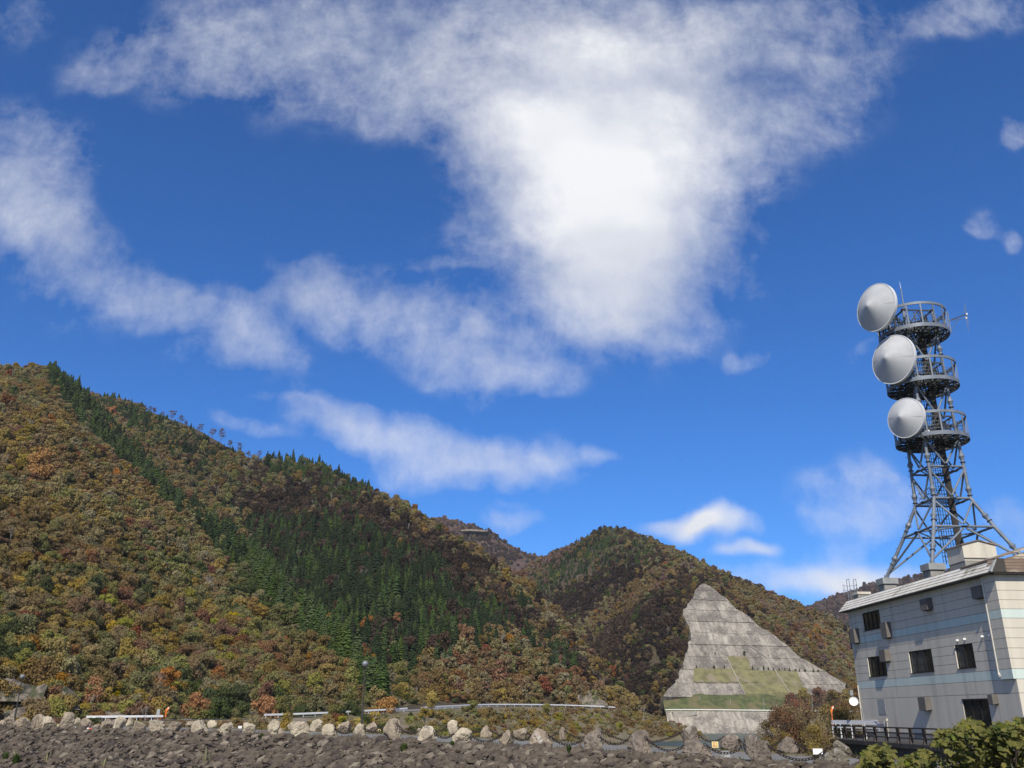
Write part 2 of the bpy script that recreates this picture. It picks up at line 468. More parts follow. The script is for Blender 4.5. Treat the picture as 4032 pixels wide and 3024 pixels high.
# leaf colours
LEAF = {
 'brown':  leaf_mat('leaf_brown',  (0.278, 0.202, 0.081), (0.187, 0.131, 0.054)),
 'ochre':  leaf_mat('leaf_ochre',  (0.370, 0.273, 0.084), (0.250, 0.184, 0.058)),
 'olive':  leaf_mat('leaf_olive',  (0.243, 0.232, 0.087), (0.162, 0.153, 0.058)),
 'tan':    leaf_mat('leaf_tan',    (0.318, 0.273, 0.141), (0.222, 0.189, 0.098)),
 'green':  leaf_mat('leaf_green',  (0.105, 0.125, 0.040), (0.062, 0.080, 0.026)),
 'lime':   leaf_mat('leaf_lime',   (0.336, 0.314, 0.067), (0.213, 0.213, 0.047)),
 'yellow': leaf_mat('leaf_yellow', (0.56, 0.41, 0.050), (0.40, 0.29, 0.040), jitter=0.03),
 'orange': leaf_mat('leaf_orange', (0.44, 0.225, 0.058), (0.30, 0.150, 0.040), jitter=0.03),
 'red':    leaf_mat('leaf_red',    (0.29, 0.110, 0.055), (0.19, 0.072, 0.040), jitter=0.03),
 'rust':   leaf_mat('leaf_rust',   (0.269, 0.151, 0.073), (0.179, 0.101, 0.052), jitter=0.03),
 'purple': leaf_mat('leaf_purple', (0.125, 0.084, 0.056), (0.080, 0.054, 0.038), jitter=0.03),  # stands in for cloud shade on the hills and for distant haze
 'dark':   leaf_mat('leaf_shaded',   (0.066, 0.046, 0.033), (0.042, 0.030, 0.023), jitter=0.03),  # near-black brown that stands in for cloud shadow
 'mauve':  leaf_mat('leaf_mauve',  (0.270, 0.175, 0.130), (0.180, 0.115, 0.090), jitter=0.03),
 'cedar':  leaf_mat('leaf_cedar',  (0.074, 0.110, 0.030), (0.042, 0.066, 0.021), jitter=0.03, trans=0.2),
 'cedardark': leaf_mat('leaf_cedar_dark', (0.036, 0.054, 0.022), (0.021, 0.034, 0.015), jitter=0.03, trans=0.2),  # also darkens the middle slope in place of a cloud shadow
 'bush':   leaf_mat('leaf_bush',   (0.155, 0.158, 0.032), (0.052, 0.072, 0.019), jitter=0.06, val=0.4, scale=3.0, trans=0.3),
}

# ================================================================ terrain
def catmull(P, n):
    """P (k,3) -> (n,3) smooth curve through P"""
    P = np.asarray(P, float); k = len(P)
    t = np.linspace(0, k - 1, n); i = np.clip(t.astype(int), 0, k - 2); f = (t - i)[:, None]
    p0 = P[np.maximum(i - 1, 0)]; p1 = P[i]; p2 = P[i + 1]; p3 = P[np.minimum(i + 2, k - 1)]
    return 0.5 * (2 * p1 + (p2 - p0) * f + (2 * p0 - 5 * p1 + 4 * p2 - p3) * f ** 2 + (3 * p1 - p0 - 3 * p2 + p3) * f ** 3)

def loft(rows, nu, nvs, amp, wave, seed, bow=0.0):
    """rows: curves (base ... ridge, back) of equal length as lists of 3D points; returns (nu, nv, 3)"""
    C = [catmull(r, nu) for r in rows]
    out = []
    for j in range(len(C) - 1):
        n = nvs[j]
        for i in range(n + (1 if j == len(C) - 2 else 0)):
            f = i / n
            p = C[j] * (1 - f) + C[j + 1] * f
            p[:, 2] += bow * math.sin(math.pi * f)
            out.append(p)
    P = np.stack(out, 1)
    # soften the creases between the rows, keep first and last
    for _ in range(2):
        P[:, 1:-1] = 0.5 * P[:, 1:-1] + 0.25 * (P[:, :-2] + P[:, 2:])
    nz = fbm(P[..., 0] / wave, P[..., 1] / wave, seed, 4)
    v = np.linspace(0, 1, P.shape[1])[None, :]
    P[..., 2] += amp * nz * np.minimum(1, v * 5)
    return P

def pts(*q): return [at(*w) for w in q]

# --- near left hill (A): a spur that falls from the upper left to the road
RA = pts((-900,1288,640),(-400,1398,640),(0,1445,640),(170,1461,640),(300,1568,620),(500,1793,560),(700,1993,500),(900,2173,440),(1050,2283,395),(1200,2408,345),(1400,2580,295),(1520,2700,262))
BA = [q - np.array([0, 0, 6.0]) for q in pts((-1300,2800,185),(-800,2800,190),(-300,2798,196),(50,2798,200),(300,2800,204),(520,2800,208),(720,2798,214),(900,2794,222),(1060,2788,229),(1220,2780,237),(1400,2768,246),(1540,2755,254))]
KA = [p * 1.25 + np.array([0, 0, -0.40 * p[2] - 30]) for p in RA]
hillA = loft([BA, RA, KA], 140, (90, 20), 9.0, 70, 3, bow=-6)
grid_mesh('hillside_near', hillA, M['soil'], 'structure')

# --- hill behind it (B): long ridge falling to the right, cedar covered flank
RB = pts((-500,1500,930),(0,1560,900),(350,1562,860),(560,1592,830),(780,1680,800),(1000,1795,765),(1260,1818,740),(1550,1985,680),(1850,2170,620),(2100,2380,560),(2300,2575,500),(2430,2715,455),(2520,2815,425))
BB = [q - np.array([0, 0, 5.0]) for q in pts((-300,1800,720),(100,1700,690),(330,1780,650),(520,1900,600),(720,2090,540),(900,2260,480),(1150,2480,395),(1480,2740,300),(1760,2745,322),(1990,2742,350),(2200,2757,378),(2350,2785,396),(2450,2815,405))]
KB = [p * np.array([1.09, 1.09, .45]) + np.array([0, 0, -28]) for p in RB]
hillB = loft([BB, RB, KB], 150, (70, 16), 8.0, 80, 9)
grid_mesh('hillside_behind', hillB, M['soil'], 'structure')

# --- the cut slope: a plane turned 27 degrees to the right of the camera, 42 degrees steep
CUT0 = at(2740, 2741, 552)
_th = rad(42); _az = rad(164)
CUTN = np.array([math.sin(_az) * math.sin(_th), math.cos(_az) * math.sin(_th), math.cos(_th)])
def cut(x, y, back=0.0): return on_plane(x, y, CUT0, CUTN) - CUTN * back

# --- middle hill (C) that carries the cut slope
RC = pts((1500,2330,1010),(1800,2330,1010),(2000,2290,1005),(2180,2190,1000),(2300,2115,1000),(2390,2088,1000),(2520,2125,985),(2720,2213,945),(2920,2312,905),(3120,2397,865),(3320,2480,830),(3600,2590,790),(3900,2650,760))
BC = pts((1700,2640,700),(1900,2660,680),(2100,2680,650),(2250,2730,615),(2380,2790,580),(2480,2795,556),(2600,2795,548)) + \
     pts((2760,2797,548),(2950,2798,556),(3150,2800,570),(3330,2800,585),(3600,2800,610),(3900,2800,640))
BC = [q - np.array([0, 0, 14.0]) for q in BC]
MC = pts((1650,2440,860),(1900,2480,830),(2100,2500,790),(2250,2510,740)) + [at(2420,2540,690), cut(2600,2400,9), cut(2720,2300,7), cut(2830,2310,7), cut(3020,2450,7), cut(3200,2585,7), cut(3345,2690,7)] + pts((3600,2720,700),(3900,2740,700))
KC = [p * 1.3 + np.array([0, 0, -0.5 * p[2] - 30]) for p in RC]
hillC = loft([BC, MC, RC, KC], 150, (26, 46, 14), 9.0, 90, 21)
grid_mesh('hillside_middle', hillC, M['soil'], 'structure')

# --- far hills
RD = pts((1450,2080,1750),(1600,2050,1750),(1720,2037,1750),(1810,2044,1750),(1900,2068,1740),(1990,2124,1720),(2080,2180,1700),(2180,2210,1690),(2300,2230,1680))
BD = pts((1400,2500,1250),(1550,2480,1250),(1700,2450,1250),(1800,2420,1250),(1900,2400,1260),(2000,2390,1270),(2100,2380,1280),(2200,2380,1290),(2300,2380,1300))
BD = [np.array([q[0], q[1], -17.0]) for q in BD]
KD = [p * 1.25 + np.array([0, 0, -0.6 * p[2]]) for p in RD]
hillD = loft([BD, RD, KD], 70, (40, 8), 14.0, 120, 33)
grid_mesh('far_hill', hillD, M['farsoil'], 'structure')
RE = pts((2950,2470,2350),(3080,2420,2350),(3190,2390,2350),(3300,2350,2350),(3420,2305,2320),(3550,2280,2300),(3700,2250,2250),(3900,2238,2200),(4150,2245,2150),(4500,2260,2100))
BE = pts((2900,2720,1350),(3050,2720,1350),(3150,2720,1350),(3300,2700,1350),(3400,2700,1350),(3550,2700,1350),(3700,2700,1350),(3900,2700,1350),(4150,2700,1350),(4500,2700,1350))
BE = [np.array([q[0], q[1], -17.0]) for q in BE]
KE = [p * 1.2 + np.array([0, 0, -0.6 * p[2]]) for p in RE]
hillE = loft([BE, RE, KE], 80, (50, 8), 16.0, 160, 41)
grid_mesh('far_hill_purple', hillE, M['farsoil'], 'structure')

# --- valley floor, lake, banks
WATER_Z = -9.2
def sheet(name, xs, ys, z, mat, kind='structure'):
    P = np.zeros((len(xs), len(ys), 3))
    P[..., 0] = np.array(xs)[:, None]; P[..., 1] = np.array(ys)[None, :]; P[..., 2] = z
    return grid_mesh(name, P, mat, kind, smooth=False)
sheet('ground', np.linspace(-9000, 9000, 13), np.linspace(-9000, 9000, 13), -16.0, M['ground'])
mw, Nw, bw = new_mat('lake_water')
bw.inputs['Base Color'].default_value = (0.040, 0.066, 0.062, 1)
bw.inputs['Roughness'].default_value = 0.3
bw.inputs['IOR'].default_value = 1.33
bw.inputs['Specular IOR Level'].default_value = 0.3
bnw = Nw.n('ShaderNodeBump'); bnw.inputs['Strength'].default_value = 0.35; bnw.inputs['Distance'].default_value = 0.3
Nw.put(bnw.inputs['Height'], Nw.noise(Nw.n('ShaderNodeNewGeometry').outputs['Position'], 0.7, 3, 0.6))
Nw.t.links.new(bnw.outputs[0], bw.inputs['Normal'])
sheet('lake', np.linspace(-320, 420, 8), np.linspace(62, 620, 8), WATER_Z, mw)

# shore road that carries the white guardrails (photo x, y of the rail, distance)
ROAD_PTS = [(-900,2830,190),(-300,2826,195),(100,2824,198),(335,2823,201),(670,2820,207),(1045,2815,226),(1300,2806,241),(1600,2790,266),(1800,2779,300),(1950,2774,328),(2200,2776,366),(2420,2785,398),(2510,2800,415)]
RAILZ = 0.75
road_c = catmull([at(*q) for q in ROAD_PTS], 160); road_c[:, 2] -= RAILZ
def side(c):
    t = np.gradient(c, axis=0); t[:, 2] = 0
    t /= np.linalg.norm(t, axis=1)[:, None]
    return np.stack([-t[:, 1], t[:, 0], 0 * t[:, 0]], 1)
sv = side(road_c)
def strip(name, rows, mat, kind='structure'):
    return grid_mesh(name, np.stack(rows, 1), mat, kind)
strip('shore_road', [road_c - 0.6 * sv, road_c + 6 * sv, road_c + 6.4 * sv + [0, 0, 0.15]], M['asphalt'])
# bank between hill foot and road, and below the road down to the water
down = []
for k in np.linspace(0, 1, 14):
    p = road_c - sv * (0.55 + 46 * k) * np.array([1, 1, 0])
    p[:, 2] = (road_c[:, 2] - 0.1) * (1 - k) + (-12.5) * k
    p[:, 2] += fbm(p[:, 0] / 14, p[:, 1] / 14, 5) * 1.3 * math.sin(math.pi * k)
    down.append(p)
bankP = np.stack(down, 1)
grid_mesh('shore_bank', bankP, M['bank'], 'structure')
upb = []
for k in np.linspace(0, 1, 8):
    p = road_c + sv * (6.3 + 26 * k)
    p[:, 2] = road_c[:, 2] + 0.1 + 13 * k ** 0.9 * (0.7 + 0.3 * fbm(p[:, 0] / 20, p[:, 1] / 20, 8)) - 3 * k
    upb.append(p)
upP = np.stack(upb, 1)
grid_mesh('road_bank', upP, M['soil'], 'structure')

# far shore: road under the cut slope and the lower concrete apron
FAR_PTS = [(2620,2794,532),(2750,2794,534),(2950,2796,540),(3150,2798,550),(3380,2801,566),(3700,2803,590)]
far_c = catmull([at(*q) for q in FAR_PTS], 60); far_c[:, 2] -= RAILZ
fs = side(far_c)
strip('far_shore_road', [far_c - 0.5 * fs, far_c + 5.5 * fs], M['asphalt'])
ap = []
for k in np.linspace(0, 1, 6):
    p = far_c - fs * (0.45 + 19 * k); p[:, 2] = (far_c[:, 2] - 0.05) * (1 - k) + (-11.5) * k
    ap.append(p)
strip('concrete_apron', [q[:30] for q in ap], M['concrete'])
strip('far_bank', [q[29:] for q in ap], M['bank'])
gs = []
for k in np.linspace(0, 1, 5):
    p = far_c + fs * (5.4 + 14 * k); p[:, 2] = far_c[:, 2] + 0.02 + 9.5 * k ** 0.85 + 1.2 * k * fbm(far_c[:, 0] / 9, far_c[:, 1] / 9, 6)
    p[:, 2] += 0.5 * fbm(p[:, 0] / 6, p[:, 1] / 6, 2) * math.sin(math.pi * k)
    gs.append(p)
strip('grass_strip', [q[:38] for q in gs], M['stripgrass'])
strip('far_roadside', [q[37:] for q in gs], M['soil'])
# far bank on the right of the apron, up to the building

# ================================================================ concrete cut slope
CE1 = np.array([-CUTN[1], CUTN[0], 0.0]); CE1 /= np.linalg.norm(CE1)
if CE1[0] < 0: CE1 = -CE1
CE2 = np.cross(CUTN, CE1)
if CE2[2] < 0: CE2 = -CE2
def c4(x, y): return 2400 + x * 0.4967, 2200 + y * 0.4967
def cut_ab(x, y):
    P = on_plane(*c4(x, y), CUT0, CUTN) - CUT0
    return float(P @ CE1), float(P @ CE2)
def cut_P(a, b, out=0.0): return CUT0 + a * CE1 + b * CE2 + CUTN * out
def clip_b(poly, lo, hi):
    def half(poly, lim, keep_above):
        out = []
        for i in range(len(poly)):
            p, q = poly[i], poly[(i + 1) % len(poly)]
            ip = (p[1] >= lim) == keep_above or p[1] == lim; iq = (q[1] >= lim) == keep_above or q[1] == lim
            if ip: out.append(p)
            if ip != iq:
                f = (lim - p[1]) / (q[1] - p[1]); out.append((p[0] + f * (q[0] - p[0]), lim))
        return out
    r = half(poly, lo, True)
    return half(r, hi, False) if len(r) > 2 else []
OUT = [(745,198),(790,215),(835,248),(885,285),(940,333),(1010,395),(1080,440),(1150,503),(1215,550),(1300,600),(1370,660),(1440,715),(1520,782),(1600,825),(1700,888),(1790,940),(1875,992),(1885,1050),(1860,1112),(1590,1112),
       (420,1092),(470,1035),(520,985),(560,900),(596,800),(612,735),(628,690),(642,620),(635,560),(612,500),(585,462),(592,400),(625,350),(662,302),(700,228)]
random.seed(5)
outline = []
for i in range(len(OUT)):
    p, q = cut_ab(*OUT[i]), cut_ab(*OUT[(i + 1) % len(OUT)])
    n = max(1, int(math.hypot(q[0] - p[0], q[1] - p[1]) / 3.0))
    for k in range(n):
        f = k / n
        j = 0.9 if not (18 <= i <= 19) else 0.0
        outline.append((p[0] + f * (q[0] - p[0]) + random.uniform(-j, j), p[1] + f * (q[1] - p[1]) + random.uniform(-j, j)))
BERM = [1100, 983, 874, 774, 675, 582, 491, 402, 321, 246, 195]
bz = [cut_ab(660, y)[1] for y in BERM]; bz[0] = min(b for _, b in outline) - 0.1; bz[-1] = max(b for _, b in outline) + 0.1
cs_root = thing('cut_slope', CUT0, 'grey concrete covered cut slope, a stepped triangle on the middle hillside', 'slope')
for i in range(len(BERM) - 1):
    poly = clip_b(outline, bz[i] + (0.0 if i == 0 else 0.06), bz[i + 1])
    if len(poly) < 3: continue
    MB().prism([cut_P(a, b, -0.18 * (i % 2)) for a, b in poly], -CUTN * 9.0).build('concrete_panel', M['concrete'], cs_root)
    aa = [a for a, b in poly if b > bz[i + 1] - 0.6]
    if i < len(BERM) - 2 and len(aa) > 1:
        lo_, hi_ = min(aa) + 0.6, max(aa) - 0.6
        MB().beam(cut_P(lo_, bz[i + 1] + 0.1, -0.3), cut_P(hi_, bz[i + 1] + 0.1, -0.3), 1.5, 0.22).build('berm', M['concrete'], cs_root)
GRASS = [[(922,772),(1085,775),(1126,884),(965,872)], [(665,872),(965,872),(1030,985),(665,978)],
         [(965,872),(1126,884),(1310,890),(1370,985),(1030,985)], [(1310,890),(1480,892),(1525,992),(1370,985)],
         [(1030,985),(1370,985),(1420,1066),(1085,1088),(1068,1060)], [(1370,985),(1525,992),(1562,1075),(1420,1066)], [(1085,1088),(1420,1066),(1562,1075),(1588,1110),(1095,1105)]]
for g in GRASS:
    ab4 = [cut_ab(*q) for q in g]
    ca = sum(a for a, b in ab4) / len(ab4); cb = sum(b for a, b in ab4) / len(ab4)
    big = []
    for i in range(len(ab4)):
        p, q = ab4[i], ab4[(i + 1) % len(ab4)]
        n = max(2, int(math.hypot(q[0] - p[0], q[1] - p[1]) / 2))
        for k in range(n):
            f = k / n
            big.append((p[0] + f * (q[0] - p[0]) + random.uniform(-.55, .55), p[1] + f * (q[1] - p[1]) + random.uniform(-.55, .55)))
    MB().prism([cut_P(a, b, 0.30) for a, b in big], -CUTN * 0.9).build('grass_patch', M['slopegrass'], cs_root)
M['drain'] = pmat('drain_concrete', (0.33, 0.30, 0.255), (0.23, 0.21, 0.18), scale=0.5)
for (x0, y0, x1, y1) in ((920,772,1078,1085),(1250,790,1425,1062),(1110,690,1250,790),(1000,590,1110,690)):
    p, q = cut_ab(x0, y0), cut_ab(x1, y1)
    MB().beam(cut_P(*p, 0.32), cut_P(*q, 0.32), 0.55, 0.2, up=tuple(CUTN)).build('drain_channel', M['drain'], cs_root)

# ================================================================ trees
def leaf_cards(n_lobes, per, R, H, base, size, seed, flat=0.75):
    """leaf clumps spread over the lobes of a crown -> verts, faces"""
    r = np.random.default_rng(seed)
    V = []; F = []
    lob = []
    for k in range(n_lobes):
        th = r.uniform(0, 2 * np.pi); rr = R * 0.74 * math.sqrt(r.uniform(0, 1)); zz = base + H * r.uniform(0.12, 0.9)
        lob.append((rr * math.cos(th), rr * math.sin(th), zz, R * r.uniform(0.24, 0.55) * (1.15 - 0.5 * (zz - base) / H)))
    lob.append((0, 0, base + H * 0.78, R * 0.42))
    for (cx, cy, cz, cr) in lob:
        dv = r.normal(size=(per, 3)); dv[:, 2] += 0.25
        dv /= np.linalg.norm(dv, axis=1)[:, None]
        rad_ = cr * (r.uniform(0.15, 1.0, per) ** 0.5 * 1.28)[:, None]
        p = np.array([cx, cy, cz]) + dv * rad_ * np.array([1, 1, flat])
        nrm = dv + r.normal(size=(per, 3)) * 0.55 + np.array([0, 0, 0.35])
        nrm /= np.linalg.norm(nrm, axis=1)[:, None]
        tx = np.cross(nrm, r.normal(size=(per, 3))); tx /= np.linalg.norm(tx, axis=1)[:, None]
        ty = np.cross(nrm, tx)
        s = size * r.uniform(0.6, 1.35, per)[:, None]
        a = p - tx * s * 0.5; b = p + ty * s * 0.42 - nrm * s * 0.1; c = p + tx * s * 0.55; d_ = p - ty * s * 0.42 - nrm * s * 0.1
        b0 = len(V)
        V.extend(np.stack([a, b, c, d_], 1).reshape(-1, 3).tolist())
        F.extend([(b0 + 4 * i, b0 + 4 * i + 1, b0 + 4 * i + 2, b0 + 4 * i + 3) for i in range(per)])
    return V, F
def cedar_crown(H, R, seed, whorls=17, per=9):
    r = np.random.default_rng(seed); V = []; F = []
    z0 = H * r.uniform(0.10, 0.2)
    for w in range(whorls):
        f = w / (whorls - 1); z = z0 + (H * 0.97 - z0) * f
        rr = R * (1 - f) ** 0.62 + 0.12
        for k in range(per if f < 0.8 else 6):
            th = 2 * np.pi * (k + r.uniform(-.35, .35)) / per + w * 1.3
            L = rr * r.uniform(0.7, 1.2); dz = -L * r.uniform(0.15, 0.55); w2 = L * r.uniform(0.28, 0.45) + 0.12
            dx_, dy_ = math.cos(th), math.sin(th); sx_, sy_ = -dy_, dx_
            tip = (dx_ * L, dy_ * L, z + dz)
            mid = (dx_ * L * .55, dy_ * L * .55, z + dz * .25 + 0.25)
            l_ = (dx_ * L * .6 + sx_ * w2, dy_ * L * .6 + sy_ * w2, z + dz * .7 - 0.1)
            r_ = (dx_ * L * .6 - sx_ * w2, dy_ * L * .6 - sy_ * w2, z + dz * .7 - 0.1)
            b0 = len(V)
            V += [(0, 0, z + 0.35), mid, tip, l_, r_, (dx_ * L * .35, dy_ * L * .35, z + dz * .8 - .5)]
            F += [(b0, b0 + 3, b0 + 1), (b0 + 1, b0 + 3, b0 + 2), (b0, b0 + 1, b0 + 4), (b0 + 1, b0 + 2, b0 + 4), (b0 + 3, b0 + 5, b0 + 2), (b0 + 4, b0 + 2, b0 + 5)]
    b0 = len(V)
    V += [(.18, 0, H * .93), (-.1, .16, H * .93), (-.1, -.16, H * .93), (0, 0, H * 1.03)]
    F += [(b0, b0 + 1, b0 + 3), (b0 + 1, b0 + 2, b0 + 3), (b0 + 2, b0, b0 + 3)]
    return V, F
def branch_tree(H, seed, spread=0.45, depth=5, r0=0.14):
    """bare tree: trunk (first) and twigs as two tube sets"""
    rr = random.Random(seed); trunk = MB(); tw = MB()
    def grow(p, d_, L, r, lev):
        q = p + d_ * L
        mid = p + d_ * (L * .5) + Vector((rr.uniform(-1, 1), rr.uniform(-1, 1), 0)) * L * .06
        (trunk if lev < 2 else tw).tube([p, mid, q], [r, r * .85, r * .65], 5 if lev < 2 else 3, cap=False)
        if lev >= depth: return
        for k in range(rr.choice((2, 3, 3))):
            a = rr.uniform(0, 2 * math.pi); s = spread * rr.uniform(.6, 1.3)
            nd = (d_ + Vector((math.cos(a) * s, math.sin(a) * s, rr.uniform(-.02, .22)))).normalized()
            grow(q, nd, L * rr.uniform(.62, .85), r * .6, lev + 1)
    grow(Vector((0, 0, 0)), Vector((rr.uniform(-.08, .08), rr.uniform(-.08, .08), 1)).normalized(), H * .33, r0, 0)
    return trunk, tw
def mesh_from(name, VF, mat):
    me = bpy.data.meshes.new(name); me.from_pydata(VF[0], [], VF[1])
    me.materials.append(mat); me.update(); return me
def trunk_mesh(name, H, r, seed, lean=0.1):
    rr = random.Random(seed); m = MB()
    top = Vector((rr.uniform(-lean, lean) * H, rr.uniform(-lean, lean) * H, H))
    m.tube([(0, 0, -1.2), (0.03 * H * rr.uniform(-1, 1), 0.03 * H * rr.uniform(-1, 1), H * .45), top], [r * 1.25, r * .85, r * .4], 6)
    for k in range(3):
        a = rr.uniform(0, 6.28); z = H * rr.uniform(.45, .7)
        m.tube([(0, 0, z), (math.cos(a) * H * .17, math.sin(a) * H * .17, z + H * .24)], [r * .5, r * .2], 4)
    me = bpy.data.meshes.new(name)
    me.from_pydata(m.v, [], m.f); return me

# prototypes: broadleaf crown shapes (near: fine leaves, far: coarser)
NEAR_SHAPE = [leaf_cards(12, 150, 3.3, 6.0, 1.2, 0.46, 100 + k) for k in range(5)]
SHRUB_SHAPE = [leaf_cards(11, 95, 3.3, 4.2, -0.5, 0.55, 150 + k) for k in range(4)]
MID_SHAPE = [leaf_cards(12, 85, 3.4, 6.0, 0.8, 0.72, 200 + k) for k in range(4)]
FAR_SHAPE = [leaf_cards(9, 50, 3.4, 5.6, 0.5, 1.05, 300 + k) for k in range(3)]
CEDAR_SHAPE = [cedar_crown(h, w, 400 + k) for k, (h, w) in enumerate(((13, 2.6), (15, 2.9), (11.5, 2.5), (14, 2.4)))]
protos = bpy.data.collections.new('forest_kinds')        # not linked: only instanced by the far forest
PROTO = {}
def proto_add(key, VF, mat):
    i = len(protos.objects)
    ob = bpy.data.objects.new('kind_%03d' % i, mesh_from('kind_%03d' % i, VF, mat))
    protos.objects.link(ob)
    PROTO.setdefault(key, []).append(i)
for cname in ('brown','ochre','olive','tan','green','lime','yellow','orange','red','rust','purple','mauve','dark'):
    for s in SHRUB_SHAPE[:3]: proto_add(('shrub', cname), s, LEAF[cname])
    for s in NEAR_SHAPE[:3]: proto_add(('near', cname), s, LEAF[cname])
    for s in MID_SHAPE[:3]: proto_add(('mid', cname), s, LEAF[cname])
    for s in FAR_SHAPE: proto_add(('far', cname), s, LEAF[cname])
for cname in ('cedar', 'cedardark'):
    for s in CEDAR_SHAPE: proto_add(('near', cname), s, LEAF[cname]); 
    PROTO[('mid', cname)] = PROTO[('near', cname)]; PROTO[('far', cname)] = PROTO[('near', cname)]

def inside(px, py, poly):
    px = np.asarray(px); py = np.asarray(py); r = np.zeros(px.shape, bool)
    n = len(poly)
    for i in range(n):
        x0, y0 = poly[i]; x1, y1 = poly[(i + 1) % n]
        c = ((y0 > py) != (y1 > py)) & (px < (x1 - x0) * (py - y0) / (y1 - y0 + 1e-9) + x0)
        r ^= c
    return r
def scatter(P, spacing, v0=0, v1=None, seed=1):
    """random points on a lofted sheet, about one per spacing^2 -> points, u index, v index"""
    r = np.random.default_rng(seed)
    Q = P[:, v0:v1]
    a, b, c, d_ = Q[:-1, :-1], Q[1:, :-1], Q[1:, 1:], Q[:-1, 1:]
    ar = np.linalg.norm(np.cross(b - a, d_ - a), axis=2) * 0.5 + np.linalg.norm(np.cross(b - c, d_ - c), axis=2) * 0.5
    n = r.poisson(ar / spacing ** 2)
    ii, jj = np.nonzero(n); rep = n[ii, jj]
    ii = np.repeat(ii, rep); jj = np.repeat(jj, rep)
    u = r.random(len(ii))[:, None]; v = r.random(len(ii))[:, None]
    pt = (a[ii, jj] * (1 - u) + b[ii, jj] * u) * (1 - v) + (d_[ii, jj] * (1 - u) + c[ii, jj] * u) * v
    return pt, ii + u[:, 0], jj + v[:, 0] + v0

TREES = []     # (x, y, z, lod, class, scale)
def pick(r, table):
    names = [t[0] for t in table]; w = np.array([t[1] for t in table], float)
    return names, w / w.sum()
MIX_UP = [('brown', 46), ('olive', 20), ('tan', 11), ('ochre', 14), ('rust', 5), ('green', 4), ('orange', 0.8), ('red', 0.5)]
MIX_LOW = [('brown', 22), ('olive', 24), ('ochre', 19), ('green', 14), ('lime', 6), ('tan', 6), ('rust', 6), ('orange', 2.2), ('yellow', 1.3), ('red', 1.0)]
MIX_BRIDGE = [('purple', 55), ('rust', 25), ('brown', 25), ('olive', 6)]
MIX_CLOUDSHADE = [('purple', 44), ('dark', 16), ('brown', 24), ('olive', 10), ('green', 4)]  # cloud shadow over the middle hill, put into the leaf colours
MIX_SHADE = [('dark', 62), ('purple', 34), ('green', 4)]  # deepest shade on the middle hill, painted as dark crowns
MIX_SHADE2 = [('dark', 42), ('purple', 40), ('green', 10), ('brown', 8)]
MIX_TANC = [('brown', 40), ('tan', 26), ('rust', 14), ('mauve', 10), ('olive', 8), ('orange', 2)]
MIX_MAUVE = [('mauve', 70), ('tan', 12), ('rust', 8), ('brown', 8)]
MIX_E = [('purple', 45), ('mauve', 42), ('rust', 8), ('cedardark', 3)]  # haze tint of the far right hill put into leaf colours
MIX_BTOP = [('brown', 26), ('olive', 26), ('tan', 6), ('cedardark', 18), ('cedar', 12), ('rust', 4), ('purple', 20)]
MIX_BSHADE = [('purple', 46), ('dark', 26), ('brown', 14), ('green', 8), ('cedardark', 6)]  # cloud shade on the hill behind, painted with dark leaves
MIX_CAP = [('rust', 34), ('brown', 34), ('tan', 26), ('olive', 10), ('orange', 2), ('red', 3)]
CEDAR_MIX = [('cedar', 62), ('cedardark', 30), ('olive', 4), ('brown', 3)]
CEDAR_SHADEMIX = [('cedar', 24), ('cedardark', 66), ('purple', 6), ('dark', 4)]  # shaded cedar flank: the cloud shadow is put into darker crowns

def assign(pt, lodfun, rules, default, seed, size=(0.75, 1.25), ced=0.8):
    r = np.random.default_rng(seed)
    px, py = proj(pt)
    keep = (px > -700) & (px < 4600) & (py > 900) & (py < 3300)
    pt, px, py = pt[keep], px[keep], py[keep]
    cls = np.empty(len(pt), object)
    def choose(table, sel):
        """kinds grow in drifts: neighbours tend to be alike"""
        k = int(sel.sum())
        if k == 0: return
        nm, w = pick(r, table)
        o_ = r.permutation(len(nm)); nm = np.array(nm, object)[o_]; w = w[o_]
        q = pt[sel]
        f = 0.62 * fbm(q[:, 0] / 26, q[:, 1] / 26 + q[:, 2] / 26, seed, 3) + r.normal(0, 0.17, k)
        rank = np.argsort(np.argsort(f)) / k
        cls[sel] = nm[np.minimum(np.searchsorted(np.cumsum(w), rank), len(nm) - 1)]
    choose(default, np.ones(len(pt), bool))
    jx = px + r.normal(0, 22, len(pt)); jy = py + r.normal(0, 22, len(pt))
    for poly, table in rules:
        ins = inside(jx, jy, poly) if isinstance(poly, list) else poly(pt, jx, jy)
        choose(table, ins)
    D = np.hypot(pt[:, 0], pt[:, 1])
    sc = r.uniform(size[0], size[1], len(pt))
    for i in range(len(pt)):
        TREES.append((pt[i, 0], pt[i, 1], pt[i, 2], lodfun(D[i]), cls[i], sc[i] * (ced if cls[i].startswith('cedar') else 1.0)))
lod = lambda D: 'near' if D < 340 else ('mid' if D < 760 else 'far')

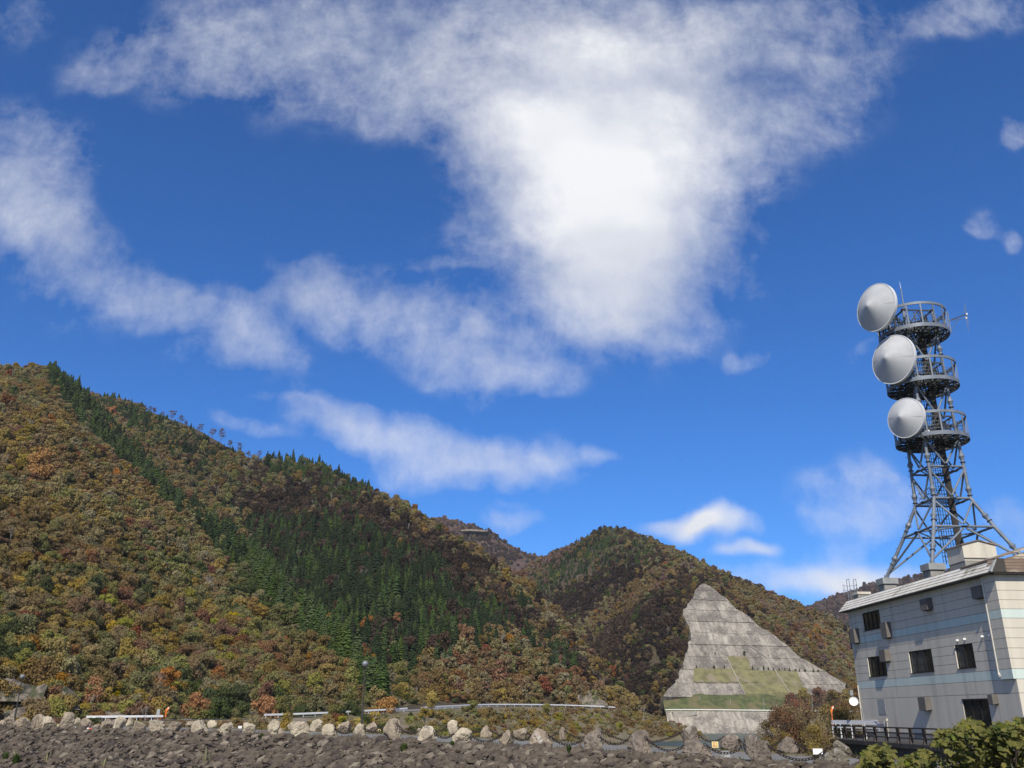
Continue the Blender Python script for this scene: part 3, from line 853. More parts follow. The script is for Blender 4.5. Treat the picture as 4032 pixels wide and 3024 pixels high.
# hill A: broadleaf front; cedar belt along the spur's crest
nuA, nvA = hillA.shape[:2]
ptA, uA, vA = scatter(hillA, 2.85, 0, 93, 51)
u0 = 140 * 3.1 / 11
cedA = (vA > 76 - 6 * fbm(uA / 9, 0 * uA, 4)) & (uA > u0)
pxA, pyA = proj(ptA)
low = pyA > 2350 + 120 * fbm(pxA / 300, pyA / 300, 6)
assign(ptA[~cedA & ~low], lod, [], MIX_UP, 61, (0.42, 0.95))
assign(ptA[~cedA & low], lod, [], MIX_LOW, 62, (0.4, 1.0))
r_ = np.random.default_rng(3)
cA = ptA[cedA]; cA = np.concatenate([cA, cA[r_.random(len(cA)) < 0.5] + r_.normal(0, 1.6, (int(0), 3)) if False else cA])[: len(cA)]
ex, uX, vX = scatter(hillA, 4.6, 72, 93, 151); cA = np.concatenate([cA, ex[(vX > 77 - 5 * fbm(uX / 9, 0 * uX, 4)) & (uX > u0)]])
assign(cA, lod, [], CEDAR_MIX, 63, (0.6, 1.2), 0.85)
# hill B
ptB, uB, vB = scatter(hillB, 4.3, 0, 74, 52)
pxB, pyB = proj(ptB); bald = (vB > 63) & (pxB > 560) & (pxB < 1040)
ptB = ptB[~bald | (np.random.default_rng(6).random(len(ptB)) < .0)]
ptBald = None
CEDB = [(880,2110),(1000,2070),(1150,2050),(1450,2090),(1720,2230),(1930,2410),(2130,2560),(2320,2700),(2240,2690),(2080,2560),(1930,2540),(1860,2600),(1760,2660),(1600,2650),(1480,2620),(1300,2500),(1080,2340),(940,2220)]
CEDB2 = [(1050,1790),(1260,1795),(1400,1890),(1500,1990),(1380,1960),(1200,1900),(1050,1880)]
CAPB = [(1780,2560),(1900,2530),(2080,2550),(2240,2680),(2360,2780),(2000,2790),(1600,2780),(1640,2660)]
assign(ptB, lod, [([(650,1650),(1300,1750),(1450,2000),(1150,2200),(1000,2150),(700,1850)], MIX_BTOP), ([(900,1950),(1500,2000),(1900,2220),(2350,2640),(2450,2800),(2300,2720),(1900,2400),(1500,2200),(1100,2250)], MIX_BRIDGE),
       ([(900,1950),(1300,1900),(1600,2060),(1900,2230),(2150,2450),(2400,2720),(2250,2690),(1900,2430),(1500,2180),(1150,2230)], MIX_BSHADE), (CEDB2, CEDAR_MIX), ([(360,1500),(760,1600),(640,1800),(420,1640)], [('cedar', 45), ('cedardark', 20), ('brown', 20), ('olive', 15)]), (CEDB, CEDAR_SHADEMIX), (CAPB, MIX_CAP)], MIX_UP, 64, (0.55, 1.1))
exB, uXB, vXB = scatter(hillB, 5.2, 0, 72, 152); xq, yq = proj(exB); exB = exB[inside(xq, yq, CEDB)]
assign(exB, lod, [], CEDAR_SHADEMIX, 164, (0.5, 1.1))
# hill C: not where the concrete stands
ptC, uC, vC = scatter(hillC, 4.6, 0, 76, 53)
ptC = np.concatenate([ptC, scatter(hillC, 3.9, 0, 36, 153)[0]])      # the steep foot needs a closer stand
pxC, pyC = proj(ptC)
OUTS = [c4(*q) for q in OUT] + []
tipC = ptC + np.array([0, 0, 4.5]); pxT, pyT = proj(tipC)
covered = (inside(pxC, pyC, OUTS) | inside(pxT, pyT, OUTS))
strip_ = inside(pxC, pyC, [(2590,2742),(3250,2750),(3250,2830),(2590,2830)])
ptC = ptC[~covered & ~strip_]
CEDC = [(2040,2420),(2080,2310),(2200,2200),(2330,2110),(2400,2085),(2470,2110),(2420,2190),(2300,2290),(2150,2400)]
CEDC2 = [(2440,2220),(2470,2150),(2560,2140),(2590,2180),(2520,2240)]
CEDC3 = [(2480,2090),(2800,2215),(2860,2270),(2700,2215),(2540,2150)]
TANC = [(2260,2480),(2450,2330),(2640,2220),(2800,2260),(2900,2300),(3420,2480),(3420,2820),(3300,2720),(2790,2270),(2680,2280),(2500,2400),(2320,2500)]
assign(ptC, lod, [([(2000,2250),(2300,2100),(2240,2200),(2050,2420),(1990,2350)], MIX_MAUVE), (TANC, MIX_TANC), ([(2020,2450),(2300,2310),(2450,2225),(2580,2245),(2450,2335),(2270,2470),(2150,2560),(2060,2540)], MIX_SHADE), ([(2290,2580),(2450,2440),(2650,2330),(2710,2340),(2650,2480),(2640,2640),(2520,2770),(2380,2720)], MIX_SHADE2), ([(2230,2510),(2420,2350),(2640,2225),(2760,2240),(2560,2310),(2400,2440),(2280,2545)], MIX_TANC), (CEDC, CEDAR_MIX), (CEDC2, CEDAR_MIX), (CEDC3, [('cedar', 50), ('brown', 30), ('tan', 20)])], MIX_CLOUDSHADE, 65, (0.6, 0.95), 0.62)
ptD, uD, vD = scatter(hillD, 8.5, 0, 44, 54)
assign(ptD, lambda D: 'mid', [([(1700,2092),(1930,2098),(2000,2150),(2100,2260),(1900,2300),(1700,2200)], [('purple', 80), ('cedardark', 12), ('brown', 8)]), ([(1880,2040),(2100,2170),(2090,2200),(1990,2140),(1900,2080)], [('cedar', 40), ('mauve', 40)])], MIX_MAUVE, 66, (0.9, 1.4), .6)  # the purple zone paints the shadow low on this hill
ptE, uE, vE = scatter(hillE, 8, 0, 54, 55)
assign(ptE, lambda D: 'mid', [([(3230,2480),(3340,2440),(3400,2500),(3300,2530)], [('cedardark', 60), ('cedar', 20), ('purple', 20)])], MIX_E, 67, (1.0, 1.5), .6)
# banks by the shore road
ptU, uU, vU = scatter(upP, 3.4, 1, None, 56)
pxU, pyU = proj(ptU)
keepU = ~inside(pxU, pyU, [(0,2690),(170,2690),(200,2810),(0,2830)]) & ~inside(pxU, pyU, [(2100,2710),(2440,2710),(2440,2830),(2100,2830)])
assign(ptU[keepU], lambda D: 'shrub', [], MIX_LOW, 68, (0.4, 0.8))
ptN, uN, vN = scatter(bankP, 2.7, 1, 10, 57)
assign(ptN, lambda D: 'shrub', [(lambda p, x, y: (x > 2000), [('ochre', 30), ('tan', 30), ('brown', 20), ('lime', 7), ('rust', 8)])], [('ochre', 20), ('tan', 14), ('olive', 18), ('lime', 14), ('green', 12), ('brown', 14), ('rust', 6), ('yellow', 4)], 69, (0.22, 0.55))
# trees crowding the rim of the concrete
rr_e = np.random.default_rng(90)
LEFT = OUT[20:] + OUT[:1]; RIGHT = OUT[:17]
for seq, sgn, ncl in ((LEFT, -1, MIX_CLOUDSHADE), (RIGHT, 1, MIX_TANC)):
    nm_, w_ = pick(rr_e, ncl)
    for i in range(len(seq) - 1):
        p, q = cut_ab(*seq[i]), cut_ab(*seq[i + 1])
        n = max(1, int(math.hypot(q[0] - p[0], q[1] - p[1]) / 1.5))
        for k in range(n):
            f = (k + rr_e.random()) / n
            off = rr_e.uniform(0.6, 4.5)
            P_ = cut_P(p[0] + f * (q[0] - p[0]) + sgn * off, p[1] + f * (q[1] - p[1]), rr_e.uniform(-2.5, 0.2) - 1.6)
            if P_[2] < 6: continue
            TREES.append((P_[0], P_[1], P_[2] - 1.0, 'mid', str(rr_e.choice(nm_, p=w_)), rr_e.uniform(.35, .75)))
print('trees', len(TREES))

# bare pale trees that stand among the leafy ones
for k in range(3):
    tr, tw = branch_tree(7.5, 900 + k, 0.5, 4, 0.13)
    vf = (tr.v + tw.v, tr.f + [tuple(len(tr.v) + i for i in f) for f in tw.f])
    proto_add(('near', 'bare'), vf, M['palebark'])
PROTO[('mid', 'bare')] = PROTO[('near', 'bare')]; PROTO[('far', 'bare')] = PROTO[('near', 'bare')]

from mathutils.bvhtree import BVHTree
def bvh_of(P):
    nu, nv = P.shape[:2]; idx = np.arange(nu * nv).reshape(nu, nv)
    q = np.stack([idx[:-1, :-1], idx[1:, :-1], idx[1:, 1:], idx[:-1, 1:]], -1).reshape(-1, 4)
    return BVHTree.FromPolygons(P.reshape(-1, 3).tolist(), q.tolist())
BVH = {'A': bvh_of(hillA), 'B': bvh_of(hillB), 'C': bvh_of(hillC), 'U': bvh_of(upP), 'N': bvh_of(bankP)}
def seen(p, h=4.0):
    o = Vector((p[0], p[1], p[2] + h)); dd = -o; L = dd.length; dd.normalize()
    for t in BVH.values():
        if t.ray_cast(o, dd, L)[0] is not None: return False
    return True
def ground_hit(x, y, keys='UABCN'):
    """where the sight line through a photo point meets the hills"""
    dd = Vector(ray(x, y)).normalized(); best = None
    for k in keys:
        h = BVH[k].ray_cast(Vector((0, 0, 0)), dd, 3000)
        if h[0] is not None and (best is None or h[3] < best[1]): best = (h[0], h[3])
    return best[0] if best else None

# ---- single trees that stand out
COLWORD = {'brown': 'brown', 'ochre': 'ochre', 'olive': 'olive', 'tan': 'pale tan', 'green': 'dark green', 'lime': 'yellow-green', 'yellow': 'yellow',
           'orange': 'orange', 'red': 'red', 'rust': 'russet', 'purple': 'dull purple-brown', 'mauve': 'mauve', 'bare': 'leafless pale', 'cedar': 'green', 'cedardark': 'dark green'}
TRUNKS = [trunk_mesh('trunk', 4.2, 0.16, 700 + k) for k in range(3)]
for t in TRUNKS: t.materials.append(M['bark'])
CTRUNK = trunk_mesh('trunk', 7.0, 0.2, 733, 0.01); CTRUNK.materials.append(M['bark'])
CROWN = {}
def crown_mesh(cls, k):
    if (cls, k) not in CROWN:
        shp = CEDAR_SHAPE[k % 4] if cls.startswith('cedar') else (SHRUB_SHAPE[k % 4] if k >= 50 else NEAR_SHAPE[k % 5])
        CROWN[(cls, k)] = mesh_from('crown', shp, LEAF[cls])
    return CROWN[(cls, k)]
BARE = [branch_tree(11.0, 950 + k, 0.42, 3, 0.24) for k in range(4)]
M['twigleaf'] = leaf_mat('twig_haze', (0.17, 0.12, 0.12), (0.12, 0.085, 0.088), trans=0.2)
BARE_MESH = []
for tr, tw in BARE:
    a = bpy.data.meshes.new('trunk'); a.from_pydata(tr.v, [], tr.f); a.materials.append(M['bark'])
    b = bpy.data.meshes.new('crown'); cv_ = leaf_cards(8, 42, 3.0, 6.0, 5.0, 0.5, 960 + len(BARE_MESH))
    b.from_pydata(tw.v + cv_[0], [], tw.f + [tuple(len(tw.v) + i for i in f) for f in cv_[1]]); b.materials.append(M['twigleaf'])
    BARE_MESH.append((a, b))
def plant_tree(p, cls, scale, label, group=None, name=None, k=None, shrubby=False):
    k = random.randrange(20) if k is None else k
    ced = cls.startswith('cedar')
    t = thing(name or ('cedar_tree' if ced else 'broadleaf_tree'), p, label, 'tree', group)
    t.rotation_euler = (0, 0, random.uniform(0, 6.28)); t.scale = (scale, scale, scale * (random.uniform(0.75, 1.0) if ced else random.uniform(0.75, 1.35)))
    if cls == 'bare':
        ms = BARE_MESH[k % 4]
    else:
        ms = (CTRUNK if ced else TRUNKS[k % 3], crown_mesh(cls, (50 + k % 4) if shrubby else k % (4 if ced else 5)))
    for nm, me in zip(('trunk', 'crown'), ms):
        c = bpy.data.objects.new(nm, me); col.objects.link(c); c.parent = t
    return t
random.seed(21)
SPECIAL = [
 (905,2500,'yellow',1.05,'bright yellow tree on the left hillside just above a russet one'),
 (904,2560,'rust',1.2,'russet tree on the left hillside just below a bright yellow one'),
 (443,2530,'yellow',0.75,'small yellow tree half way up the left hillside'),
 (651,2755,'orange',0.85,'salmon-orange tree above the white guardrail by the orange snow pole'),
 (690,2712,'lime',1.0,'yellow-green tree behind the salmon-orange tree above the guardrail'),
 (1440,2510,'orange',0.95,'orange tree at the foot of the cedar belt on the left spur'),
 (1428,2575,'red',0.6,'small red tree at the foot of the cedar belt'),
 (1470,2615,'orange',0.7,'orange tree below the small red tree at the spur end'),
 (1243,2745,'lime',0.8,'bright lime-green tree above the guardrail left of the tall lamp post'),
 (1107,2775,'lime',0.75,'lime-green tree by the roadside above the pale roadside boulders'),
 (1040,2800,'rust',0.75,'rust-brown bush at the left end of the long white guardrail'),
 (150,1920,'orange',1.9,'large orange tree high on the left hillside'),
 (624,2290,'orange',1.0,'lone orange tree in the middle of the left hillside'),
 (15,1640,'red',1.3,'dark red tree at the upper left edge of the hillside'),
 (30,2075,'red',0.7,'small red tree at the left edge of the hillside below the large orange tree'),
 (1175,2470,'bare',0.8,'leafless white-stemmed tree beside the cedar belt on the left spur'),
 (1700,2800,'yellow',0.62,'yellow bush on the bank in front of the curved guardrail, leftmost of three'),
 (1862,2812,'lime',0.7,'yellow-green bush on the bank below the curved guardrail'),
 (2151,2818,'lime',0.6,'yellow-green bush below the right end of the curved guardrail'),
 (2011,2715,'green',0.6,'dark green bush on the russet slope above the curved guardrail'),
 (2386,2625,'orange',0.95,'orange-red tree on the right end of the cedar ridge'),
 (2472,2700,'red',0.9,'red tree on the lowest tip of the cedar ridge beside the gorge'),
 (1640,2620,'orange',0.55,'small orange tree inside the lower edge of the cedar wood'),
 (2250,2560,'orange',0.7,'rust-orange tree on the right edge of the cedar wood'),
 (1560,2455,'orange',0.5,'small orange tree in the dark cedar wood'),
 (2000,2620,'red',0.9,'dark red bush on the russet knoll below the cedars'),
 (2030,2640,'red',0.9,'maroon bush beside another on the russet knoll below the cedars'),
]
for (x, y, cls, sc, lb) in SPECIAL:
    h = ground_hit(x, y)
    if h is not None: plant_tree(h, cls, sc, lb, name='broadleaf_tree')
SKY_TREES = [(560,1600,.55),(592,1597,.8),(606,1602,.85),(640,1615,.7),(674,1626,1.0),(703,1632,.95),(724,1640,.7),(776,1657,1.05),(842,1702,1.0),(868,1716,1.0),(896,1736,.8),(935,1755,.95),(972,1775,.9),(1008,1782,.75),(1020,1790,.6)]
for i, (x, y, sc) in enumerate(SKY_TREES):
    j = int(np.argmin(np.abs(proj(hillB[:, 70])[0] - x)))
    p = hillB[j, 70]
    lb = 'lone slender bare tree on the left skyline between two clusters' if i == 7 else 'bare purplish tree on the skyline of the left ridge'
    plant_tree(p - np.array([0, 0, .6]), 'bare', sc * 1.15, lb, None if i == 7 else 'bare trees along the left skyline', name='bare_tree', k=i)

# ---- the 300 broadleaf trees and 300 cedars that show largest stand as single trees, the rest is one forest
order = sorted(range(len(TREES)), key=lambda i: math.hypot(TREES[i][0], TREES[i][1]) / (TREES[i][5] * (2.3 if TREES[i][4].startswith('cedar') else 1.0)))
taken = set(); nb = nc = 0
for i in order:
    x, y, z, ld, cls, sc = TREES[i]
    ced = cls.startswith('cedar')
    if (ced and nc >= 300) or (not ced and nb >= 300): continue
    qx, qy = proj([(x, y, z + 3)])
    if not (-30 < qx[0] < 3330 and 1300 < qy[0] < 2840) or not seen((x, y, z), 5 if ced else 3.5): continue
    qx = float(qx[0])
    if ced:
        where = 'in the belt down the left spur' if qx < 1350 else 'in the plantation on the dark middle slope'
        big = 'tall' if sc > 0.85 else ('short' if sc < 0.62 else 'middling')
        fy = float(qy[0]); sec = 'near the top' if fy < 1850 else ('half way down' if fy < 2250 else ('low down' if fy < 2450 else 'at the foot'))
        lb = '%s %s conical cedar %s, %s' % (big, COLWORD[cls], where, sec); nc += 1
        gr = lb
    else:
        where = 'by the road' if y < 300 and z < 14 else 'in the autumn wood'
        if qx < 700: where += ' on the far left'
        elif qx < 1400: where += ' near the lamp post'
        elif qx < 2100: where += ' below the cedars'
        else: where += ' near the lake gorge'
        big = 'tall' if sc > 0.95 else ('low' if sc < 0.5 else 'rounded')
        sb_ = ld == 'shrub'
        if sb_: big = 'large' if sc > 0.55 else ('small' if sc < 0.38 else 'rounded')
        lb = '%s %s %s %s' % (big, COLWORD[cls], 'shrub' if sb_ else 'broadleaf tree', where); nb += 1
        fy = float(qy[0]); lb += ', ' + ('high up' if fy < 2450 else ('midway' if fy < 2600 else ('low down' if fy < 2720 else 'at the foot')))
        gr = lb
    plant_tree((x, y, z - .3), cls, sc, lb, gr, k=i, shrubby=(ld == 'shrub'), name='shrub' if ld == 'shrub' else None)
    taken.add(i)
    if nb >= 300 and nc >= 300: break
print('single trees', nb, nc)

def forest(name, idxs, label, cat):
    me = bpy.data.meshes.new(name)
    me.from_pydata([(TREES[i][0], TREES[i][1], TREES[i][2] - .3) for i in idxs], [], [])
    rr = np.random.default_rng(77)
    a = me.attributes.new('kind_index', 'INT', 'POINT')
    a.data.foreach_set('value', [int(rr.choice(PROTO[(TREES[i][3], TREES[i][4])])) if rr.random() > 0.04 or TREES[i][4].startswith('cedar') else int(rr.choice(PROTO[('near', 'bare')])) for i in idxs])
    a = me.attributes.new('tree_scale', 'FLOAT', 'POINT'); a.data.foreach_set('value', [float(TREES[i][5]) for i in idxs])
    a = me.attributes.new('tree_turn', 'FLOAT', 'POINT'); a.data.foreach_set('value', rr.uniform(0, 6.28, len(idxs)).tolist())
    a = me.attributes.new('tree_tall', 'FLOAT', 'POINT'); a.data.foreach_set('value', np.clip(rr.lognormal(0.0, 0.12 if name.startswith('cedar') else 0.24, len(idxs)) * (0.88 if name.startswith('cedar') else 1.0), 0.62, 1.6).tolist())
    a = me.attributes.new('tree_lean', 'FLOAT', 'POINT'); a.data.foreach_set('value', rr.normal(0, 0.09, len(idxs)).tolist())
    ob = bpy.data.objects.new(name, me); col.objects.link(ob)
    ng = bpy.data.node_groups.new('plant_' + name, 'GeometryNodeTree')
    ng.interface.new_socket('Geometry', in_out='INPUT', socket_type='NodeSocketGeometry')
    ng.interface.new_socket('Geometry', in_out='OUTPUT', socket_type='NodeSocketGeometry')
    n = ng.nodes; L = ng.links
    gi = n.new('NodeGroupInput'); go = n.new('NodeGroupOutput')
    iop = n.new('GeometryNodeInstanceOnPoints'); ci = n.new('GeometryNodeCollectionInfo')
    ci.inputs['Collection'].default_value = protos
    ci.inputs['Separate Children'].default_value = True; ci.inputs['Reset Children'].default_value = True
    def attr(nm, ty):
        q = n.new('GeometryNodeInputNamedAttribute'); q.data_type = ty; q.inputs['Name'].default_value = nm
        return q.outputs['Attribute']
    cx = n.new('ShaderNodeCombineXYZ')
    L.new(attr('tree_turn', 'FLOAT'), cx.inputs[2]); L.new(attr('tree_lean', 'FLOAT'), cx.inputs[0])
    sx3 = n.new('ShaderNodeCombineXYZ'); mul = n.new('ShaderNodeMath'); mul.operation = 'MULTIPLY'
    ts_ = attr('tree_scale', 'FLOAT')
    L.new(ts_, sx3.inputs[0]); L.new(ts_, sx3.inputs[1]); L.new(ts_, mul.inputs[0]); L.new(attr('tree_tall', 'FLOAT'), mul.inputs[1]); L.new(mul.outputs[0], sx3.inputs[2])
    L.new(gi.outputs[0], iop.inputs['Points']); L.new(ci.outputs[0], iop.inputs['Instance'])
    iop.inputs['Pick Instance'].default_value = True
    L.new(attr('kind_index', 'INT'), iop.inputs['Instance Index'])
    L.new(cx.outputs[0], iop.inputs['Rotation'])
    L.new(sx3.outputs[0], iop.inputs['Scale'])
    L.new(iop.outputs[0], go.inputs[0])
    md = ob.modifiers.new('planting', 'NODES'); md.node_group = ng
    return tag(ob, label, cat, None, 'stuff')
rest_ = [i for i in range(len(TREES)) if i not in taken]
isA = lambda i: True
DD = [math.hypot(TREES[i][0], TREES[i][1]) for i in range(len(TREES))]
fc = [i for i in rest_ if TREES[i][4].startswith('cedar')]
fb = [i for i in rest_ if not TREES[i][4].startswith('cedar') and DD[i] < 1200]
fd = [i for i in rest_ if not TREES[i][4].startswith('cedar') and DD[i] >= 1200]
forest('broadleaf_forest', fb, 'autumn-coloured broadleaf wood covering the hillsides', 'forest')
forest('cedar_forest', fc, 'dark green cedar wood in belts and patches on the hills', 'forest')
# low scrub on the bald ridge under the skyline trees
forest('far_forest', fd, 'wood on the far hills with haze and shade put into its purplish tint', 'forest')

# ================================================================ dam crest with its road, riprap face and boulders
# near edge of the crest road (photo x, y of the boulder feet, distance)
CREST = [(-700,2850,112),(-200,2860,96),(0,2863,88.5),(450,2873,76.5),(904,2889,67),(1350,2906,60.5),(1700,2923,56.5),(2100,2944,52.8),(2500,2968,50),(2950,2998,47.6),(3350,3018,46.2),(3900,3055,44.5),(4500,3100,43)]
crest = catmull([at(*q) for q in CREST], 900)
cn = side(crest)                      # across the road, away from the camera
if cn[0, 1] < 0: cn = -cn
def crest_at(x, off=0.0):
    """point on the near edge of the crest such that the spot off metres across stands under photo column x"""
    qx, _ = proj(crest + cn * off); j = int(np.argmin(np.abs(qx - x)))
    return crest[j], cn[j], j
strip('crest_verge', [crest - 0.7 * cn + [0, 0, -.02], crest + 0.6 * cn + [0, 0, 0.02], crest + 1.2 * cn + [0, 0, -0.01]], M['bank'])
strip('crest_road', [crest + 1.1 * cn + [0, 0, 0.0], crest + 4.5 * cn + [0, 0, 0.05], crest + 7.6 * cn + [0, 0, 0.0]], M['asphalt'])
strip('crest_far_verge', [crest + 7.5 * cn + [0, 0, -0.01], crest + 9.0 * cn + [0, 0, 0.04], crest + 10.6 * cn + [0, 0, -0.1], crest + 34 * cn + [0, 0, -12.5]], M['bank'])
rip = []
for k in np.linspace(0, 1, 30):
    p = crest - cn * (0.65 + 22 * k); p[:, 2] = crest[:, 2] - 0.14 - 11.0 * k
    rip.append(p)
ripP = np.stack(rip, 1)
rip_base = grid_mesh('riprap_slope', ripP, M['ripbed'], 'structure')
# ground the photographer stands on: level around him, falling to the foot of the dam
gx = np.linspace(-120, 90, 60); gy = np.linspace(-60, 75, 50)
G = np.zeros((60, 50, 3)); G[..., 0] = gx[:, None]; G[..., 1] = gy[None, :]
rr_ = np.hypot(G[..., 0] * 0.6, np.maximum(G[..., 1], 0))
G[..., 2] = -1.62 - np.clip((rr_ - 17) / 14, 0, 1) ** 1.5 * 11.0 + 0.06 * fbm(G[..., 0] / 3, G[..., 1] / 3, 4)
grid_mesh('meadow', G, M['ground'], 'structure')

def ico(sub):
    bm = bmesh.new(); bmesh.ops.create_icosphere(bm, subdivisions=sub, radius=1.0)
    bm.verts.ensure_lookup_table()
    V = np.array([v.co[:] for v in bm.verts]); F = [tuple(v.index for v in f.verts) for f in bm.faces]
    bm.free(); return V, F
ICO2, ICO4 = ico(2), ico(4)
ICO1 = ico(1); ICO0 = None
def rock(seed, IC, planes=11, rough=0.05, size=(1, 1, 1), sharp=(0.62, 1.0), vert=0.0):
    """angular stone: a sphere cut by random planes, roughened"""
    r = np.random.default_rng(seed)
    V, F = IC
    n = r.normal(size=(planes, 3)); n[:, 2] *= (1 - vert); n /= np.linalg.norm(n, axis=1)[:, None]
    dd = r.uniform(*sharp, planes)
    c = V @ n.T
    lim = np.where(c > 0.05, dd[None, :] / np.maximum(c, 0.05), 9.0).min(1)
    R_ = np.minimum(lim, 1.05)
    P = V * R_[:, None]
    if rough:
        off = seed * 7.13
        P = P * (1 + rough * np.array([mnoise.fractal(Vector(v * 2.3) + Vector((off, off * .3, 1)), 1.0, 2.0, 4) for v in V]))[:, None]
    return P * np.array(size), F

# riprap: 300 larger stones as parts, the rest one mass
r_ = np.random.default_rng(8)
SH = [rock(40 + k, ICO1, 8, 0.0, (1.15, r_.uniform(.45, .8), r_.uniform(.4, .7))) for k in range(14)]
def slope_frame(u, dpt):
    i = np.clip(u, 0, len(crest) - 1.001); j = int(i); f = i - j
    c0 = crest[j] * (1 - f) + crest[j + 1] * f; n0 = cn[j]
    return c0 - n0 * (0.65 + 2.0 * dpt) + np.array([0, 0, -0.05 - dpt]), n0
VV = []; FF = []; base = 0; bigs = []
nrm_tilt = 0.46
count = 0
qxs, _ = proj(crest)
for k in range(24000):
    u = r_.uniform(30, len(crest) - 30); dpt = r_.uniform(-0.12, 4.6)
    p, n0 = slope_frame(u, dpt)
    qx, qy = proj([p])
    if not (-150 < qx[0] < 4150) or qy[0] > 3120: continue
    s = 0.10 + 0.34 * r_.random() ** 2.6
    S, F = SH[r_.integers(14)]
    a = r_.normal(0.45, 0.45)
    ca, sa = math.cos(a), math.sin(a)
    Q = S * s
    Q = np.stack([Q[:, 0] * ca - Q[:, 1] * sa, Q[:, 0] * sa + Q[:, 1] * ca, Q[:, 2]], 1)
    b = nrm_tilt + r_.normal(0, 0.5)     # lay it on the slope
    cb, sb = math.cos(b), math.sin(b)
    tt = np.array([n0[1], -n0[0], 0.0])
    across = n0
    x_, y_, z_ = Q[:, 0], Q[:, 1] * cb - Q[:, 2] * sb, Q[:, 1] * sb + Q[:, 2] * cb
    W3 = x_[:, None] * tt + y_[:, None] * across + z_[:, None] * np.array([0, 0, 1.0])
    if s > 0.30 and len(bigs) < 300 and qy[0] < 3060:
        bigs.append((p + np.array([0, 0, .03]), W3, F)); continue
    VV.append(W3 + p); FF.extend([tuple(base + i for i in f) for f in F]); base += len(W3)
VV = np.concatenate(VV)
me = bpy.data.meshes.new('riprap_stones'); me.from_pydata(VV.tolist(), [], FF); me.materials.append(M['riprap'])
ob = bpy.data.objects.new('riprap_stones', me); col.objects.link(ob); ob.parent = rip_base; ob['kind'] = 'stuff'
for p, Wl, F in bigs:
    me = bpy.data.meshes.new('stone'); me.from_pydata(Wl.tolist(), [], F); me.materials.append(M['riprap'])
    o = bpy.data.objects.new('stone', me); col.objects.link(o); o.parent = rip_base; o.location = tuple(p)

# boulders: photo centre x, foot y, width, height, kind, words
B7 = lambda x, y, w, h: (x * .4521, 2300 + y * .4521, w * .4521, h * .4521)
B6 = lambda x, y, w, h: (700 + x * .4521, 2300 + y * .4521, w * .4521, h * .4521)
B5 = lambda x, y, w, h: (1500 + x * .4521, 2300 + y * .4521, w * .4521, h * .4521)
B4 = lambda x, y, w, h: (2400 + x * .4967, 2200 + y * .4967, w * .4967, h * .4967)
NEAR = [(B7(20,1225,60,60),'d'),(B7(180,1230,135,85),'d'),(B7(320,1240,110,112),'d'),(B7(425,1237,125,98),'p'),(B7(578,1250,128,132),'d'),(B7(742,1248,105,92),'d'),(B7(845,1252,62,46),'d'),(B7(928,1248,112,92),'d'),
        (B7(1040,1266,105,112),'p'),(B7(1215,1248,112,84),'d'),(B7(1360,1266,155,92),'p'),(B7(1525,1276,140,88),'d'),(B7(1740,1302,158,108),'p'),(B7(1960,1298,152,92),'p'),(B7(2160,1312,125,104),'p'),
        (B6(832,1322,125,140),'p'),(B6(905,1325,45,72),'d'),(B6(1058,1338,195,132),'p'),(B6(1320,1348,152,122),'p'),(B6(1578,1358,120,138),'p'),(B6(1862,1372,182,192),'d'),
        (B5(395,1382,188,148),'p'),(B5(712,1390,200,145),'p'),(B5(1085,1414,152,146),'d'),(B5(1388,1434,235,176),'d'),(B5(1858,1460,195,176),'d'),
        (B4(240,1550,208,190),'d'),(B4(700,1578,258,142),'d'),(B4(1172,1610,232,212),'d'),(B4(1788,1632,225,138),'m')]
FAR = [(B7(75,1190,90,62),'d'),(B7(200,1165,72,52),'d'),(B7(665,1222,62,62),'p'),(B7(1000,1215,64,56),'d'),(B7(1120,1232,64,72),'p'),(B7(1665,1246,84,52),'d'),(B7(1838,1252,92,66),'p'),(B7(2000,1232,66,54),'p'),
       (B6(1000,1284,112,84),'p'),(B6(1210,1296,126,104),'p'),(B6(1450,1304,142,96),'d'),(B6(1690,1314,124,100),'d'),
       (B5(345,1276,84,56),'p'),(B5(625,1322,124,138),'p'),(B5(920,1362,114,104),'d'),(B5(1215,1358,150,96),'d'),(B5(1580,1380,62,120),'d'),(B5(1898,1362,114,124),'d'),
       (B4(652,1478,162,164),'d'),(B4(972,1536,192,118),'d'),(B4(1422,1560,172,124),'d'),(B4(1855,1556,148,116),'m')]
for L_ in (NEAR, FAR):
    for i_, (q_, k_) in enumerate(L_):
        if k_ == 'd' and q_[0] > 2250: L_[i_] = (q_, 'b')  # brown boulders further right take a darker tone
KM = {'b': M['boulder_darker'], 'p': M['boulder_pale'], 'd': M['boulder_dark'], 'm': M['boulder_moss']}
KW = {'b': 'dark brown', 'p': 'pale cream', 'd': 'grey-brown', 'm': 'dark lichen-grown'}
ORD = 'first second third fourth fifth sixth seventh eighth ninth tenth eleventh twelfth thirteenth fourteenth fifteenth sixteenth seventeenth eighteenth nineteenth twentieth'.split()
ORD += ['twenty-first', 'twenty-second', 'twenty-third', 'twenty-fourth', 'twenty-fifth', 'twenty-sixth', 'twenty-seventh', 'twenty-eighth', 'twenty-ninth', 'thirtieth']
tops = {'near': [], 'far': []}
